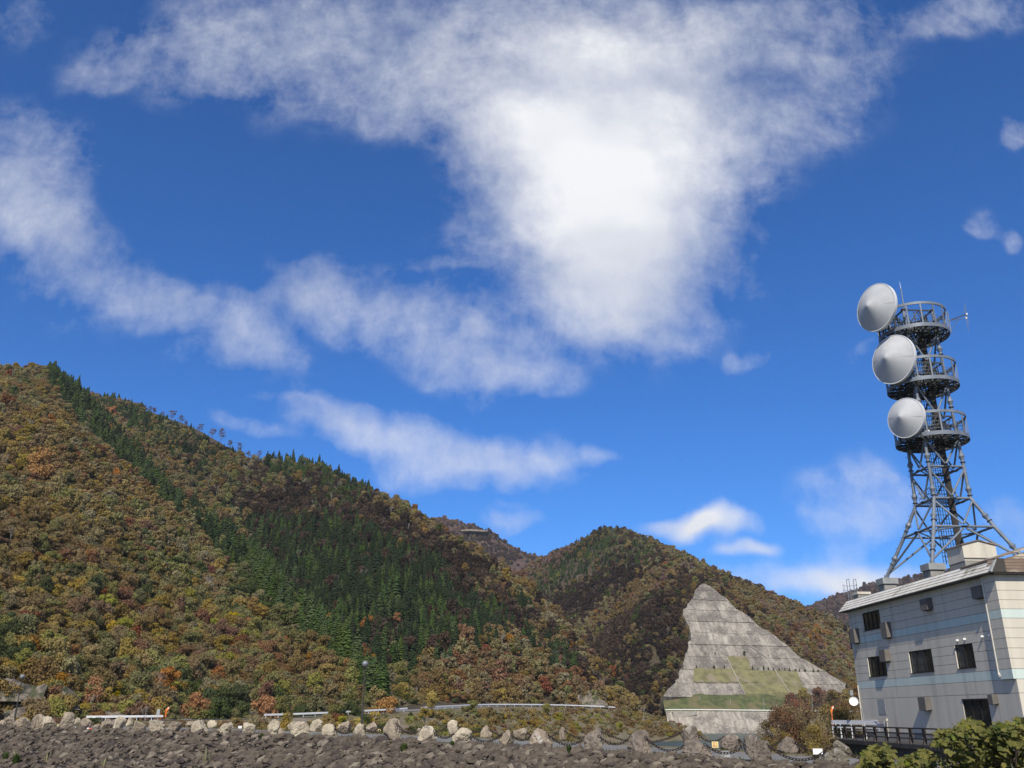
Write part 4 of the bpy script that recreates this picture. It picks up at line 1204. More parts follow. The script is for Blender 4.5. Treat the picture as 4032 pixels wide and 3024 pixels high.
def boulder(spec, row, i, total):
    (cx, fy, w, h), kd = spec
    off = 0.25 if row == 'near' else 9.0
    c, n0, j = crest_at(cx, off)
    p = c + n0 * off
    dist = math.hypot(p[0], p[1]); mpp = math.hypot(dist, 0) / 3722.0
    W_ = max(w * mpp * .87, .45); H_ = max(h * mpp * 0.965, .4)
    z0 = p[2] - 0.06 if row == 'near' else p[2] + 0.02
    if row == 'near':
        # stand the foot where the photograph shows it
        pass
    P, F = rock(500 + i * 13 + (0 if row == 'near' else 777), ICO4, 10, 0.075, (1, 1, 1), (0.48, 0.86), vert=0.3)
    # cracks and upright ribs
    sd0 = Vector((i * 3.7, i * 1.9, 4.0))
    rib = np.array([abs(mnoise.noise(Vector((v[0] * 3.2, v[1] * 3.2, v[2] * 1.1)) + sd0)) for v in P])
    fin = np.array([mnoise.fractal(Vector(v * 5.0) + sd0, 0.9, 2.0, 3) for v in P])
    P = P * (1 - 0.16 * np.clip(0.16 - rib, 0, 1)[:, None] / 0.16 + 0.03 * fin[:, None])
    lo, hi = P.min(0), P.max(0)
    P = (P - (lo + hi) / 2) / (hi - lo)
    P[:, 2] += 0.5
    P[:, 0] *= 1.0 + 0.25 * (0.45 - np.clip(P[:, 2], 0, 1))      # broader at the foot
    Hh = H_ * 1.16
    P = P * np.array([W_ * 1.04, W_ * 0.8, Hh]); P[:, 2] -= Hh * 0.14
    az = math.atan2(p[0], p[1])
    ca, sa = math.cos(-az), math.sin(-az)
    P = np.stack([P[:, 0] * ca - P[:, 1] * sa, P[:, 0] * sa + P[:, 1] * ca, P[:, 2]], 1)
    me = bpy.data.meshes.new('boulder'); me.from_pydata(P.tolist(), [], F); me.materials.append(KM[kd])
    o = bpy.data.objects.new('boulder', me); col.objects.link(o); o.location = (p[0], p[1], z0)
    shape = 'tall upright' if h > w * 1.02 else ('low wide' if h < w * 0.66 else 'blocky')
    rowname = 'near row along the crest road' if row == 'near' else 'far row along the crest road'
    k, side_ = (i, 'left') if i < total / 2 else (total - 1 - i, 'right')
    tag(o, '%s %s boulder, %s from the %s in the %s road row' % (shape, KW[kd], ORD[k], side_, row), 'boulder', 'boulders of the ' + rowname)
    tops[row].append((Vector((p[0], p[1], z0 + H_ * 0.72)), W_, H_, z0))
NEAR.sort(key=lambda q: q[0][0]); FAR.sort(key=lambda q: q[0][0])
for i, q in enumerate(NEAR): boulder(q, 'near', i, len(NEAR))
for i, q in enumerate(FAR): boulder(q, 'far', i, len(FAR))

# chains of open links slung from boulder to boulder
def link_geom():
    """one stretched ring: length 1 along x"""
    V = []; F = []; ns, nr = 10, 5
    for i in range(ns):
        a = 2 * math.pi * i / ns
        cx, cy = 0.36 * math.cos(a) + 0.18 * (1 if math.cos(a) > 0 else -1), 0.34 * math.sin(a)
        ux, uy = math.cos(a), math.sin(a)
        for k in range(nr):
            b = 2 * math.pi * k / nr
            V.append((cx + ux * 0.115 * math.cos(b), cy + uy * 0.115 * math.cos(b), 0.115 * math.sin(b)))
    for i in range(ns):
        for k in range(nr):
            F.append((i * nr + k, ((i + 1) % ns) * nr + k, ((i + 1) % ns) * nr + (k + 1) % nr, i * nr + (k + 1) % nr))
    return np.array(V), F
LV, LF = link_geom()
def chain(a, b, sag, label, group, L=0.19):
    a, b = Vector(a), Vector(b)
    N = 60
    cv = [a.lerp(b, t / N) - Vector((0, 0, 4 * sag * (t / N) * (1 - t / N))) for t in range(N + 1)]
    ln = sum((cv[i + 1] - cv[i]).length for i in range(N))
    n = max(3, int(ln / (L * 0.80))); m = MB(); acc = 0; tgt = 0; out = []
    ii = 0
    for k in range(n):
        t = (k + .5) / n * ln
        while ii < N - 1 and acc + (cv[ii + 1] - cv[ii]).length < t: acc += (cv[ii + 1] - cv[ii]).length; ii += 1
        sg = cv[ii + 1] - cv[ii]; f = (t - acc) / sg.length
        out.append((cv[ii].lerp(cv[ii + 1], f), sg.normalized()))
    for k, (p, d_) in enumerate(out):
        s = d_.cross(Vector((0, 0, 1))).normalized(); t = s.cross(d_)
        if k % 2: s, t = (s + t).normalized(), (t - s).normalized()
        else: s, t = (s - t).normalized(), (t + s).normalized()
        vs = [p + (d_ * v[0] + s * v[1] + t * v[2]) * L for v in LV]
        m.add(vs, LF)
    o = m.build('chain', M['chain'], None, origin=tuple(a))
    return tag(o, label, 'chain', group)
for row in ('near', 'far'):
    T = tops[row]
    k = 0
    for i in range(len(T) - 1):
        (a, wa, ha, za), (b, wb, hb, zb) = T[i], T[i + 1]
        g = (b - a).length
        if g > 9.5 or g < 1.2: continue
        qa, _ = proj([a]); qb, _ = proj([b])
        if qb[0] < 1300 and row == 'near': continue      # the photograph shows none there
        if qb[0] < 1500 and row == 'far': continue
        dd = (b - a).normalized()
        sag = min(0.16 * g, 0.75 * min(ha, hb))
        k += 1
        chain(a + dd * wa * .3 + Vector((0, 0, ha * .05)), b - dd * wb * .3 + Vector((0, 0, hb * .05)), sag,
              'rusty chain hanging between the %s and %s boulders from the right in the %s row' % (ORD[len(T) - 1 - i], ORD[len(T) - 2 - i], row), 'chains of the %s row' % row)
# chain running off from the last near boulder behind the bush
(a, wa, ha, za) = tops['near'][-1]
c9, n9, _ = crest_at(3660)
chain(a + Vector((wa * .3, 0, ha * .1)), c9 + n9 * .3 + np.array([0, 0, .35]), .35, 'rusty chain running from the rightmost lichen-grown boulder into the bush', 'chains of the near row')

# small plates hung on the chains
def plate(x, y, w, h, dist, mat, label, tilt=0.0, text=None):
    p = at(x, y, dist); m = dist / 3722.0
    az = math.atan2(p[0], p[1])
    o = thing('warning_plate', p, label, 'sign')
    q = MB().box((p[0], p[1], p[2]), (w * m, 0.012, h * m), -az).build('plate', mat, o)
    for sgn in (-1, 1):
        MB().tube([(p[0] + math.cos(az) * sgn * w * m * .35, p[1] - math.sin(az) * sgn * w * m * .35, p[2] + h * m * .5), (p[0] + math.cos(az) * sgn * w * m * .35, p[1] - math.sin(az) * sgn * w * m * .35, p[2] + h * m * .5 + .09)], .012, 5).build('hook', M['chain'], o)
    if text:
        for (tx, off, size) in text:
            cu = bpy.data.curves.new('lettering', 'FONT'); cu.body = tx; cu.size = size * h * m; cu.align_x = 'CENTER'; cu.align_y = 'CENTER'; cu.extrude = 0.002
            tmp = bpy.data.objects.new('lettering', cu); col.objects.link(tmp)
            bpy.context.view_layer.update()
            mt_ = bpy.data.meshes.new_from_object(tmp.evaluated_get(bpy.context.evaluated_depsgraph_get()))
            bpy.data.objects.remove(tmp); mt_.materials.clear(); mt_.materials.append(M['red'])
            t = bpy.data.objects.new('lettering', mt_); col.objects.link(t); t.parent = o
            t.location = (-math.sin(az) * .012, -math.cos(az) * .012, off * h * m); t.rotation_euler = (rad(90), 0, -az)
    return o
M['red'] = pmat('red_print', (0.55, 0.08, 0.03), (0.5, 0.07, 0.03), rough=0.6)
M['yellowplate'] = pmat('faded_yellow_plate', (0.68, 0.55, 0.24), (0.60, 0.49, 0.22), scale=3, rough=0.6)
M['greyplate'] = pmat('grey_plate', (0.33, 0.34, 0.34), (0.27, 0.28, 0.28), scale=3, rough=0.6)
plate(2816, 2932, 24, 22, 52.5, M['yellowplate'], 'small yellow plate with red writing hung on the chain', text=[('立入', .22, .40), ('禁止', -.22, .40)])
plate(2857, 2969, 33, 22, 49.0, M['greyplate'], 'grey double plate hung on the near chain left of the tall boulder')
plate(3220, 2959, 34, 20, 48.6, M['white'], 'white plate hung on the chain beside the lichen-grown boulder')
plate(1494, 2876, 11, 10, 60.5, M['yellowplate'], 'tiny yellow plate beside the tallest boulder below the lamp post')
plate(232, 2857, 10, 9, 82.0, M['yellowplate'], 'tiny pale plate between boulders at the far left')
plate(945, 2863, 14, 9, 66.6, M['white'], 'small white plate beside a pale boulder near the road')
# white pole lying on the riprap edge
pa, pb = at(290, 2865, 80.5), at(366, 2870, 78.8)
o = thing('fallen_pole', pa, 'white pole lying along the edge of the riprap', 'pole')
MB().tube([pa, pb], 0.055, 8).build('shaft', M['white'], o)
pc = at(352, 2869.2, 79.0)
MB().tube([pc, pb], 0.058, 8).build('red_band', M['red'], o)

# globe lamp posts on the far side of the crest road
def lamp(x, top_y, dist_off, label):
    c, n0, j = crest_at(x, 9.6)
    p = c + n0 * 9.6
    D_ = math.hypot(p[0], p[1])
    top = at(x, top_y, D_)
    H = top[2] - p[2]
    o = thing('lamp_post', p, label, 'lamp post', 'globe lamp posts on the crest road')
    b = Vector((p[0], p[1], p[2]))
    MB().tube([b, b + Vector((0, 0, .12)), b + Vector((0, 0, .14)), b + Vector((0, 0, H * .36))], [.16, .16, .095, .085], 10).build('base', M['darksteel'], o)
    MB().tube([b + Vector((0, 0, H * .36)), b + Vector((0, 0, H - .32))], [.058, .045], 10).build('pole', M['darksteel'], o)
    MB().tube([b + Vector((-.35, 0, H * .40)), b + Vector((.35, 0, H * .40))], .02, 6).build('cross_bar', M['darksteel'], o)
    MB().lathe(b + Vector((0, 0, H - .34)), (0, 0, 1), [(0, .05), (.02, .14), (.09, .16), (.1, .0)], 16).build('collar', M['darksteel'], o)
    g = MB().lathe(b + Vector((0, 0, H)), (0, 0, 1), [(-.24 * math.cos(a), .24 * math.sin(a)) for a in np.linspace(0.05, math.pi * .48, 9)], 24).build('globe', M['globe'], o, smooth=True)
    MB().lathe(b + Vector((0, 0, H)), (0, 0, 1), [(-.243 * math.cos(a), .243 * math.sin(a)) for a in np.linspace(math.pi * .48, math.pi, 9)], 24).build('globe_cap', M['globecap'], o, smooth=True)
M['globe'] = pmat('smoked_globe', (0.16, 0.16, 0.16), (0.13, 0.13, 0.13), rough=0.15, spec=0.6)
M['globecap'] = pmat('grey_globe_cap', (0.17, 0.175, 0.18), (0.14, 0.145, 0.15), rough=0.35, spec=0.6)
lamp(1424, 2614, 9.6, 'tall dark lamp post with a grey globe in front of the hillside')
lamp(50, 2664, 9.6, 'dark globe lamp post at the far left edge')

# white guardrails: one thing each
def guardrail(c, i0, i1, label, step, h=RAILZ):
    a = c[i0:i1] + np.array([0, 0, 0.0])
    o = thing('guardrail', a[0], label, 'guardrail', 'white roadside guardrails')
    m = MB()
    prof = [(-.03, .21), (.04, .15), (.04, .06), (-.01, 0), (.04, -.06), (.04, -.15), (-.03, -.21), (-.05, 0)]
    n_ = side(a); k = len(prof)
    for q, s in zip(a, n_):
        for (dx_, dz_) in prof: m.v.append((q[0] - s[0] * dx_ * 1.0, q[1] - s[1] * dx_, q[2] + h + dz_))
    for i in range(len(a) - 1):
        for j in range(k): m.f.append((i * k + j, i * k + (j + 1) % k, (i + 1) * k + (j + 1) % k, (i + 1) * k + j))
    m.build('beam', M['white'], o)
    L = np.concatenate([[0], np.cumsum(np.linalg.norm(np.diff(a, axis=0), axis=1))])
    for t in np.arange(0.5, L[-1], step):
        q = np.array([np.interp(t, L, a[:, j]) for j in range(3)])
        MB().tube([q + [0, 0.12, -0.3], q + [0, 0.12, h + .15]], .06, 6).build('post', M['white'], o)
qx, _ = proj(road_c)
ix = lambda x: int(np.argmin(np.abs(qx - x)))
guardrail(road_c, ix(330), ix(672), 'white guardrail on the shore road at the left beside the orange snow pole', 3.0)
guardrail(road_c, ix(1042), ix(1625), 'white guardrail behind the lamp post, rising to the right', 4.0)
guardrail(road_c, ix(1655), ix(2430), 'long curved white guardrail on the shore road below the cedars', 6.0)
qx2, _ = proj(far_c)
guardrail(far_c, 0, len(far_c) - 1, 'straight white guardrail on the far shore below the cut slope', 8.0)
# fence posts on the grass strip above the far rail
for (x, y0, y1) in ((560,1092,1186),(714,1090,1186),(957,1106,1192),(1223,1110,1192),(1606,1095,1192)):
    X, Y0 = c4(x, y0); _, Y1 = c4(x, y1)
    p = at(X, Y1, 548); t = at(X, Y0, 548)
    o = thing('net_post', p, 'thin grey net post on the grass strip, %s from the left' % {560: 'first', 714: 'second', 957: 'third', 1223: 'fourth', 1606: 'fifth'}[x], 'post', 'net posts above the far guardrail')
    MB().tube([p - [0, 0, .5], t], .11, 6).build('shaft', M['greyplate'], o)
    MB().box((t[0], t[1], t[2] + .05), (.3, .3, .1)).build('cap', M['greyplate'], o)
# orange snow poles with reflector
M['orange'] = pmat('orange_paint', (0.80, 0.20, 0.035), (0.72, 0.17, 0.03), rough=0.5)
def snow_pole(x, y0, y1, D, label):
    p = at(x, y1, D); t = at(x, y0, D)
    o = thing('snow_pole', p, label, 'pole', 'orange snow poles')
    k = t[2] - p[2]
    MB().tube([p, p + np.array([0, 0, k * .82])], .055 * D / 90, 8).build('shaft', M['orange'], o)
    h = p + np.array([0, 0, k * .82]); s = D / 90
    MB().beam(h + np.array([-.03, 0, -.12 * s]), h + np.array([.2 * s, 0, k * .2]), .17 * s, .05 * s, up=(0, -1, 0)).build('reflector', M['orange'], o)
    MB().beam(h + np.array([.10 * s, -.04 * s, k * .07]), h + np.array([.21 * s, -.04 * s, k * .17]), .09 * s, .02, up=(0, -1, 0)).build('white_tip', M['white'], o)
snow_pole(652, 2786, 2823, 203, 'orange snow pole at the left guardrail')
q = at(622, 2815, 203); o = thing('road_sign', q, 'grey back of a small road sign beside the left snow pole', 'sign')
MB().tube([q - [0, 0, 1.0], q + [0, 0, .6]], .05, 6).build('post', M['greyplate'], o)
MB().box((q[0], q[1], q[2] + .55), (.65, .06, 1.1)).build('board', M['greyplate'], o)

M['rocknet2'] = pmat('pale_cut_rock', (0.22, 0.18, 0.135), (0.16, 0.13, 0.10), scale=0.06)
# rock faces and walls along the shore road
def rock_wall(poly, D, label, mat, name='rock_face', thick=5, rag=0.5):
    """sprayed or bare rock face standing behind the road; poly in photo points"""
    r = random.Random(len(poly) * 7 + int(poly[0][0]))
    top = poly[:len(poly) // 2]; bot = poly[len(poly) // 2:][::-1]
    nu, nv = 70, 26
    tp = catmull([at(x, y, D + 6) for x, y in top], nu); bt = catmull([at(x, y, D) for x, y in bot], nu)
    G_ = np.zeros((nu, nv, 3))
    for j in range(nv):
        f = j / (nv - 1)
        G_[:, j] = bt * (1 - f) + tp * f
    nz = fbm(G_[..., 0] / 3.0, G_[..., 2] / 5.0, 12, 5)
    G_[..., 1] += nz * 4.0; G_[..., 2] += 1.6 * fbm(G_[..., 0] / 1.7, G_[..., 2] / 4, 5, 4) * np.linspace(0, 1, nv)[None, :]
    m = MB(); m.v = [tuple(q) for q in G_.reshape(-1, 3)]
    idx = np.arange(nu * nv).reshape(nu, nv)
    for i in range(nu - 1):
        for j in range(nv - 1): m.f.append((idx[i, j], idx[i + 1, j], idx[i + 1, j + 1], idx[i, j + 1]))
    b = len(m.v)
    back = G_[:, -1] + np.array([0, thick, -1.0])
    m.v += [tuple(q) for q in back]
    for i in range(nu - 1): m.f.append((idx[i, nv - 1], idx[i + 1, nv - 1], b + i + 1, b + i))
    o = m.build(name, mat, None, origin=tuple(G_[nu // 2, 0]))
    return tag(o, label, 'rock face')
rock_wall([(-60,2690),(60,2692),(170,2700),(185,2770),(60,2762),(-60,2760)], 206, 'bare grey-brown rock face at the far left behind the lamp post', M['rocknet'])
rock_wall([(225,2722),(262,2700),(312,2745),(322,2795),(265,2795),(215,2790)], 208, 'steep pale rock outcrop among bushes at the left', M['rocknet'])
rock_wall([(345,2790),(420,2778),(500,2800),(505,2822),(420,2822),(345,2822)], 209, 'low grey rock face behind the left guardrail', M['rocknet'])
rock_wall([(0,2768),(120,2765),(260,2790),(262,2826),(120,2826),(0,2826)], 203, 'grey retaining bank below the rock face at far left', M['rocknet'])
rock_wall([(2119,2737),(2250,2738),(2350,2741),(2390,2770),(2396,2786),(2350,2786),(2250,2784),(2119,2780)], 392, 'grey netted rock wall at the right end of the curved guardrail', M['rocknet'])
rock_wall([(1815,2086),(1850,2083),(1918,2088),(1920,2093),(1850,2091),(1815,2092)], 1690, 'pale road cut below the top of the far pink hill', M['rocknet2'], thick=30)
# bridge abutment left of the apron
q0 = at(2650, 2812, 526)
a0_, a1_ = at(2650, 2803, 527), at(2745, 2800, 529.5)
m = MB(); m.hexa([a0_ + [0, 0, -3.2], a1_ + [0, 0, -2.0], a1_ + [0, 3, -2.0], a0_ + [0, 3, -3.2], a0_, a1_, a1_ + [0, 3, 0], a0_ + [0, 3, 0]])
tag(m.build('abutment', M['drain'], None, origin=tuple(q0)), 'pale concrete abutment under the left end of the far guardrail', 'abutment')

# ================================================================ control building on the right
KB_ = 1.25
UB = np.array([math.sin(rad(-3.4)), math.cos(rad(-3.4)), 0.0]); NB = np.array([-UB[1], UB[0], 0.0])
A0 = np.array([24.73, 45.74, 0.0])
def BP(s, t, z): return (A0 + s * UB - t * NB + np.array([0, 0, z])) * KB_
def bbox(m, s0, s1, t0, t1, z0, z1):
    return m.hexa([BP(s0, t0, z0), BP(s0, t1, z0), BP(s1, t1, z0), BP(s1, t0, z0), BP(s0, t0, z1), BP(s0, t1, z1), BP(s1, t1, z1), BP(s1, t0, z1)])
def wall_mat(name, c1, c2):
    return pmat(name, c1, c2, scale=0.55, detail=8, lo=0.3, hi=0.7, rough=0.85, bump=0.25, bscale=14, stretch=(1.6, 1.6, 0.13), c3=tuple(q * 0.72 for q in c1), s3=0.9, lo3=0.52, hi3=0.72)
M['cream'] = wall_mat('cream_render', (0.60, 0.55, 0.455), (0.52, 0.475, 0.395))
M['blueband'] = wall_mat('pale_blue_band', (0.55, 0.62, 0.56), (0.49, 0.56, 0.51))
M['plinth'] = wall_mat('grey_plinth', (0.30, 0.29, 0.26), (0.22, 0.21, 0.19))
M['core'] = pmat('dark_core', (0.06, 0.055, 0.05), (0.05, 0.045, 0.04))  # near-black colour of the core, seen in the joints
M['fascia'] = pmat('weathered_white_slate', (0.66, 0.63, 0.57), (0.52, 0.49, 0.43), scale=0.9, detail=8, lo=0.38, hi=0.62, rough=0.8, bump=0.2, bscale=9,
                   c3=(0.20, 0.185, 0.12), s3=0.30, lo3=0.56, hi3=0.66)
M['brown'] = pmat('weathered_brown_board', (0.20, 0.148, 0.108), (0.14, 0.10, 0.074), scale=1.2, detail=8, rough=0.8, c3=(0.42, 0.36, 0.29), s3=0.9, lo3=0.50, hi3=0.62, stretch=(.6, .6, 2.0))
M['hood'] = pmat('taupe_vent_hood', (0.15, 0.135, 0.12), (0.12, 0.108, 0.096), scale=1.5, rough=0.7)
M['frame'] = pmat('bronze_window_frame', (0.022, 0.020, 0.019), (0.03, 0.028, 0.026), rough=0.4)
mg, Ng, bg_ = new_mat('dark_window_glass')
bg_.inputs['Base Color'].default_value = (0.022, 0.026, 0.026, 1); bg_.inputs['Roughness'].default_value = 0.06; bg_.inputs['Specular IOR Level'].default_value = 0.35
M['glass'] = mg
M['blind'] = pmat('grey_blind', (0.075, 0.078, 0.075), (0.06, 0.062, 0.06), scale=3, rough=0.25)
M['cap'] = pmat('pale_metal_cap', (0.30, 0.315, 0.315), (0.23, 0.24, 0.235), scale=1.5, rough=0.5, c3=(0.24, 0.22, 0.19), s3=1.1)
M['pipe'] = pmat('cream_downpipe', (0.62, 0.58, 0.49), (0.54, 0.5, 0.42), scale=3, rough=0.5)
M['galv'] = pmat('galvanised_steel', (0.195, 0.218, 0.25), (0.14, 0.158, 0.185), scale=1.2, rough=0.55, metal=0.25, c3=(0.20, 0.155, 0.115), s3=0.55, lo3=0.64, hi3=0.72)
M['galvdark'] = pmat('dull_shaded_steel', (0.062, 0.068, 0.076), (0.042, 0.046, 0.05), scale=1.2, rough=0.65, metal=0.2)  # darker copy of the steel; under the decks it paints in underside shade
M['membrane'] = pmat('roof_membrane', (0.12, 0.12, 0.12), (0.09, 0.09, 0.09))

LEN, WID, ZB, ZE, ZT = 18.2, 11.5, -1.5, 6.8, 7.5
bld = thing('control_building', BP(9, 5.5, ZB), 'cream three-storey control building with two pale blue bands and a slate mansard edge', 'building')
bbox(MB(), 0.14, LEN - 0.02, 0.14, WID - 0.02, ZB - 0.4, ZE + 0.35).build('wall_core', M['core'], bld)
# openings on the long wall: s0, s1, z0, z1
WIN = [(13.52, 16.12, 5.30, 6.46), (13.60, 16.20, 2.37, 3.59), (7.70, 10.45, 2.36, 3.59), (3.32, 5.14, 2.37, 3.59)]
DOOR = (2.77, 5.26, -1.15, 0.78)
def minus(rects, w):
    out = []
    for (a, b, c, d_) in rects:
        x0, x1, y0, y1 = max(a, w[0]), min(b, w[1]), max(c, w[2]), min(d_, w[3])
        if x0 >= x1 or y0 >= y1: out.append((a, b, c, d_)); continue
        if x0 - a > .02: out.append((a, x0, c, d_))
        if b - x1 > .02: out.append((x1, b, c, d_))
        if y0 - c > .02: out.append((x0, x1, c, y0))
        if d_ - y1 > .02: out.append((x0, x1, y1, d_))
    return out
JO = [7.1, 6.39, 5.93, 5.46, 5.01, 4.56, 4.08, 3.60, 3.12, 2.63, 2.14, 1.66, 1.01, -1.5]
for i in range(len(JO) - 1):
    hi, lo = JO[i] - .009, JO[i + 1] + .009
    mt = M['blueband'] if JO[i] in (5.01, 2.14) else M['cream']
    rects = [(0.0, LEN, lo, hi)]
    for w in WIN + [DOOR]: rects = minus(rects, w)
    for (a, b, c, d_) in rects:
        bbox(MB(), a, b, 0.0, 0.135, c, d_).build('wall_panel', mt, bld)
    # short return at the corner that stands a little proud above the lower band
    if JO[i] <= 7.1 and JO[i + 1] >= 1.6:
        bbox(MB(), -0.02, 1.06, -0.14, -0.003, lo, hi).build('corner_panel', mt, bld)
    bbox(MB(), 0.003, 0.135, 0.14, WID, lo, hi).build('front_panel', mt, bld) if False else None
    m = MB(); m.hexa([BP(-0.02, 0.003, lo), BP(-0.02, WID, lo), BP(0.13, WID, lo), BP(0.13, 0.137, lo), BP(-0.02, 0.003, hi), BP(-0.02, WID, hi), BP(0.13, WID, hi), BP(0.13, 0.137, hi)])
    m.build('front_panel', mt, bld)
bbox(MB(), LEN - 0.015, LEN + 0.08, 0.0, WID, ZB, ZE).build('rear_wall', M['cream'], bld)
bbox(MB(), -0.06, LEN + 0.03, -0.05, -0.004, ZB - 0.3, -0.98).build('plinth', M['plinth'], bld)

def window(s0, s1, z0, z1, n, dark_from=99):
    w = bbox(MB(), s0 - 0, s1, 0.095, 0.13, z0, z1).build('window', M['frame'], bld)
    o_ = w
    fr = MB()
    for (a, b, c, d_) in ((s0, s1, z0, z0 + .05), (s0, s1, z1 - .05, z1), (s0, s0 + .05, z0, z1), (s1 - .05, s1, z0, z1)):
        bbox(fr, a, b, .045, .095, c, d_)
    fr.build('frame', M['frame'], w)
    k = (s1 - s0 - .1) / n
    for i in range(n):
        a = s0 + .05 + i * k; b = a + k
        bbox(MB(), a + .035, b - .035, .080, .096, z0 + .06, z1 - .06).build('pane', M['glass'] if i < dark_from else M['blind'], w)
        if i: bbox(MB(), a - .03, a + .03, .03, .09, z0 + .05, z1 - .05).build('mullion', M['frame'], w)
        bbox(MB(), a + .035, b - .035, .072, .081, z0 + (z1 - z0) * .36, z0 + (z1 - z0) * .36 + .02).build('bar', M['frame'], w)
    # pale reveal on the far jamb, sill
    bbox(MB(), s1 - .012, s1 + .03, -.012, .06, z0, z1).build('jamb', M['pipe'], w)
    bbox(MB(), s0 - .03, s1 + .04, -.035, .03, z0 - .035, z0).build('sill', M['frame'], w)
window(*WIN[0], 4); window(*WIN[1], 4); window(*WIN[2], 3, 1); window(*WIN[3], 2, 1)
dr = bbox(MB(), DOOR[0], DOOR[1], .10, .132, DOOR[2], DOOR[3]).build('entrance', M['core'], bld)
for a in (DOOR[0] + .01, DOOR[0] + .85, DOOR[0] + 1.66, DOOR[1] - .07): bbox(MB(), a, a + .06, .03, .1, DOOR[2], DOOR[3]).build('frame', M['frame'], dr)
bbox(MB(), DOOR[0], DOOR[1], -.03, .1, DOOR[3] - .05, DOOR[3] + .03).build('lintel', M['frame'], dr)
for a in (DOOR[0] + .1, DOOR[0] + .95, DOOR[0] + 1.76): bbox(MB(), a, a + .7, .075, .09, DOOR[2] + .05, DOOR[3] - .1).build('pane', M['glass'], dr)
# ventilation hoods: near s, width, depth, z bottom, z top
for (s, w, dp, z0, z1) in ((8.63, .82, .36, .24, 1.0), (12.18, .80, .34, 4.58, 5.56), (6.69, .78, .36, 5.70, 6.37), (16.93, .72, .36, 4.60, 5.57), (12.86, .80, .34, 3.18, 3.93), (1.21, .84, .30, 5.72, 6.37), (1.85, .42, .30, .50, 1.0)):
    base = -.145 if s < 1.06 else -.004
    h = MB()
    h.hexa([BP(s, base, z0 + .05), BP(s + w, base, z0 + .05), BP(s + w, base - dp, z0), BP(s, base - dp, z0), BP(s, base, z1), BP(s + w, base, z1), BP(s + w, base - dp, z1 - .03), BP(s, base - dp, z1 - .03)])
    ob = h.build('vent_hood', M['hood'], bld)
    bbox(MB(), s + .06, s + w - .06, base - dp + .05, base - .03, z0 - .018, z0 - .004).build('grille', M['core'], ob)
bbox(MB(), LEN + .085, LEN + .75, .15, .95, 4.35, 5.4).build('vent_hood', M['hood'], bld)
bbox(MB(), 14.50, 15.52, -.02, -.003, .05, .96).build('wall_hatch', M['greyplate'], bld)
for (s, z) in ((4.65, 3.82), (3.91, 3.83), (2.19, 3.83), (1.45, 3.83)):
    MB().lathe(BP(s, -.003, z), -(-NB), [(0, .075), (.10, .085), (.16, .05), (.17, 0.0)], 12).build('vent_cap', M['white'], bld)
# downpipe
dp = MB(); dp.tube([BP(1.16, -.12, 6.75), BP(1.16, -.12, 2.0), BP(1.12, -.14, 1.9), BP(1.0, -.2, 1.84)], .075, 10).build('downpipe', M['pipe'], bld)
dpo = bld.children[-1]
for z in (5.9, 4.3, 3.05, 2.2): bbox(MB(), 1.02, 1.30, -.145, -.09, z, z + .035).build('bracket', M['pipe'], dpo)
# conduits and small gear at the far corner
MB().tube([BP(18.12, -.05, 1.9), BP(18.12, -.05, -1.4)], .045, 8).build('conduit', M['pipe'], bld)
MB().tube([BP(17.9, -.06, .55), BP(17.75, -.06, -1.3)], .03, 6).build('conduit', M['greyplate'], bld)
bbox(MB(), 14.45, 14.58, -.09, -.004, -.36, -.22).build('junction_box', M['pipe'], bld)
MB().tube([BP(14.5, -.05, -.36), BP(14.5, -.05, -1.35)], .025, 6).build('conduit', M['pipe'], bld)
MB().tube([BP(17.9, -.05, -.42), BP(14.9, -.05, -.36), BP(14.85, -.05, -1.3)], .02, 6).build('cable', M['greyplate'], bld)
MB().tube([BP(18.1, -.05, 1.05), BP(18.9, -.25, 1.12)], .05, 8).build('bracket_arm', M['galvdark'], bld)

# mansard edge of slates
OV, TOPO = .5, 0.0
def mans(s, f, lift=0.0):
    """point on the sloping edge, f 0 at the eave, 1 at the top"""
    o = OV + (TOPO - OV) * f; z = ZE + (ZT - ZE) * f
    nrm = np.array([ZT - ZE, OV - TOPO]); nrm = nrm / np.linalg.norm(nrm)
    return BP(s, -(o + lift * nrm[0]), z + lift * nrm[1])
rf = bbox(MB(), -.35, LEN + .5, -OV + .04, WID, ZE - .04, ZE - .003).build('roof', M['membrane'], bld)
rs = random.Random(4)
S0, S1 = -.42, LEN + .5
for r_i in range(4):
    f0, f1 = r_i / 4, (r_i + 1) / 4 - .014
    s = S0 + .16
    s_end = S1 - .42 * (r_i + .5) / 4
    while s < s_end - .05:
        e = min(s + rs.choice((2.6, 3.1, 3.6, 4.2)), s_end)
        if s_end - e < .8: e = s_end
        m = MB()
        a, b = s + .012, e - .012
        lf = .028
        m.hexa([mans(a, f0, lf * 1.3), mans(b, f0, lf * 1.3), mans(b, f0, -.02), mans(a, f0, -.02), mans(a, f1, lf * .5), mans(b, f1, lf * .5), mans(b, f1, -.02), mans(a, f1, -.02)])
        m.build('slate', M['fascia'], rf); s = e
m = MB(); m.hexa([mans(S0, 0, -.02), mans(S1, 0, -.02), BP(S1, .3, ZE), BP(S0, .3, ZE), mans(S0, .98, -.02), mans(S1 - .4, .98, -.02), BP(S1 - .4, .3, ZT - .02), BP(S0, .3, ZT - .02)])
m.build('edge_backing', M['core'], rf)
m = MB(); m.hexa([mans(S0 - .03, -.01, .09), mans(S0 + .15, -.01, .09), mans(S0 + .15, -.01, -.03), mans(S0 - .03, -.01, -.03), mans(S0 + .12, 1.0, .06), mans(S0 + .27, 1.0, .06), mans(S0 + .27, 1.0, -.03), mans(S0 + .12, 1.0, -.03)])
m.build('corner_trim', M['cap'], rf)
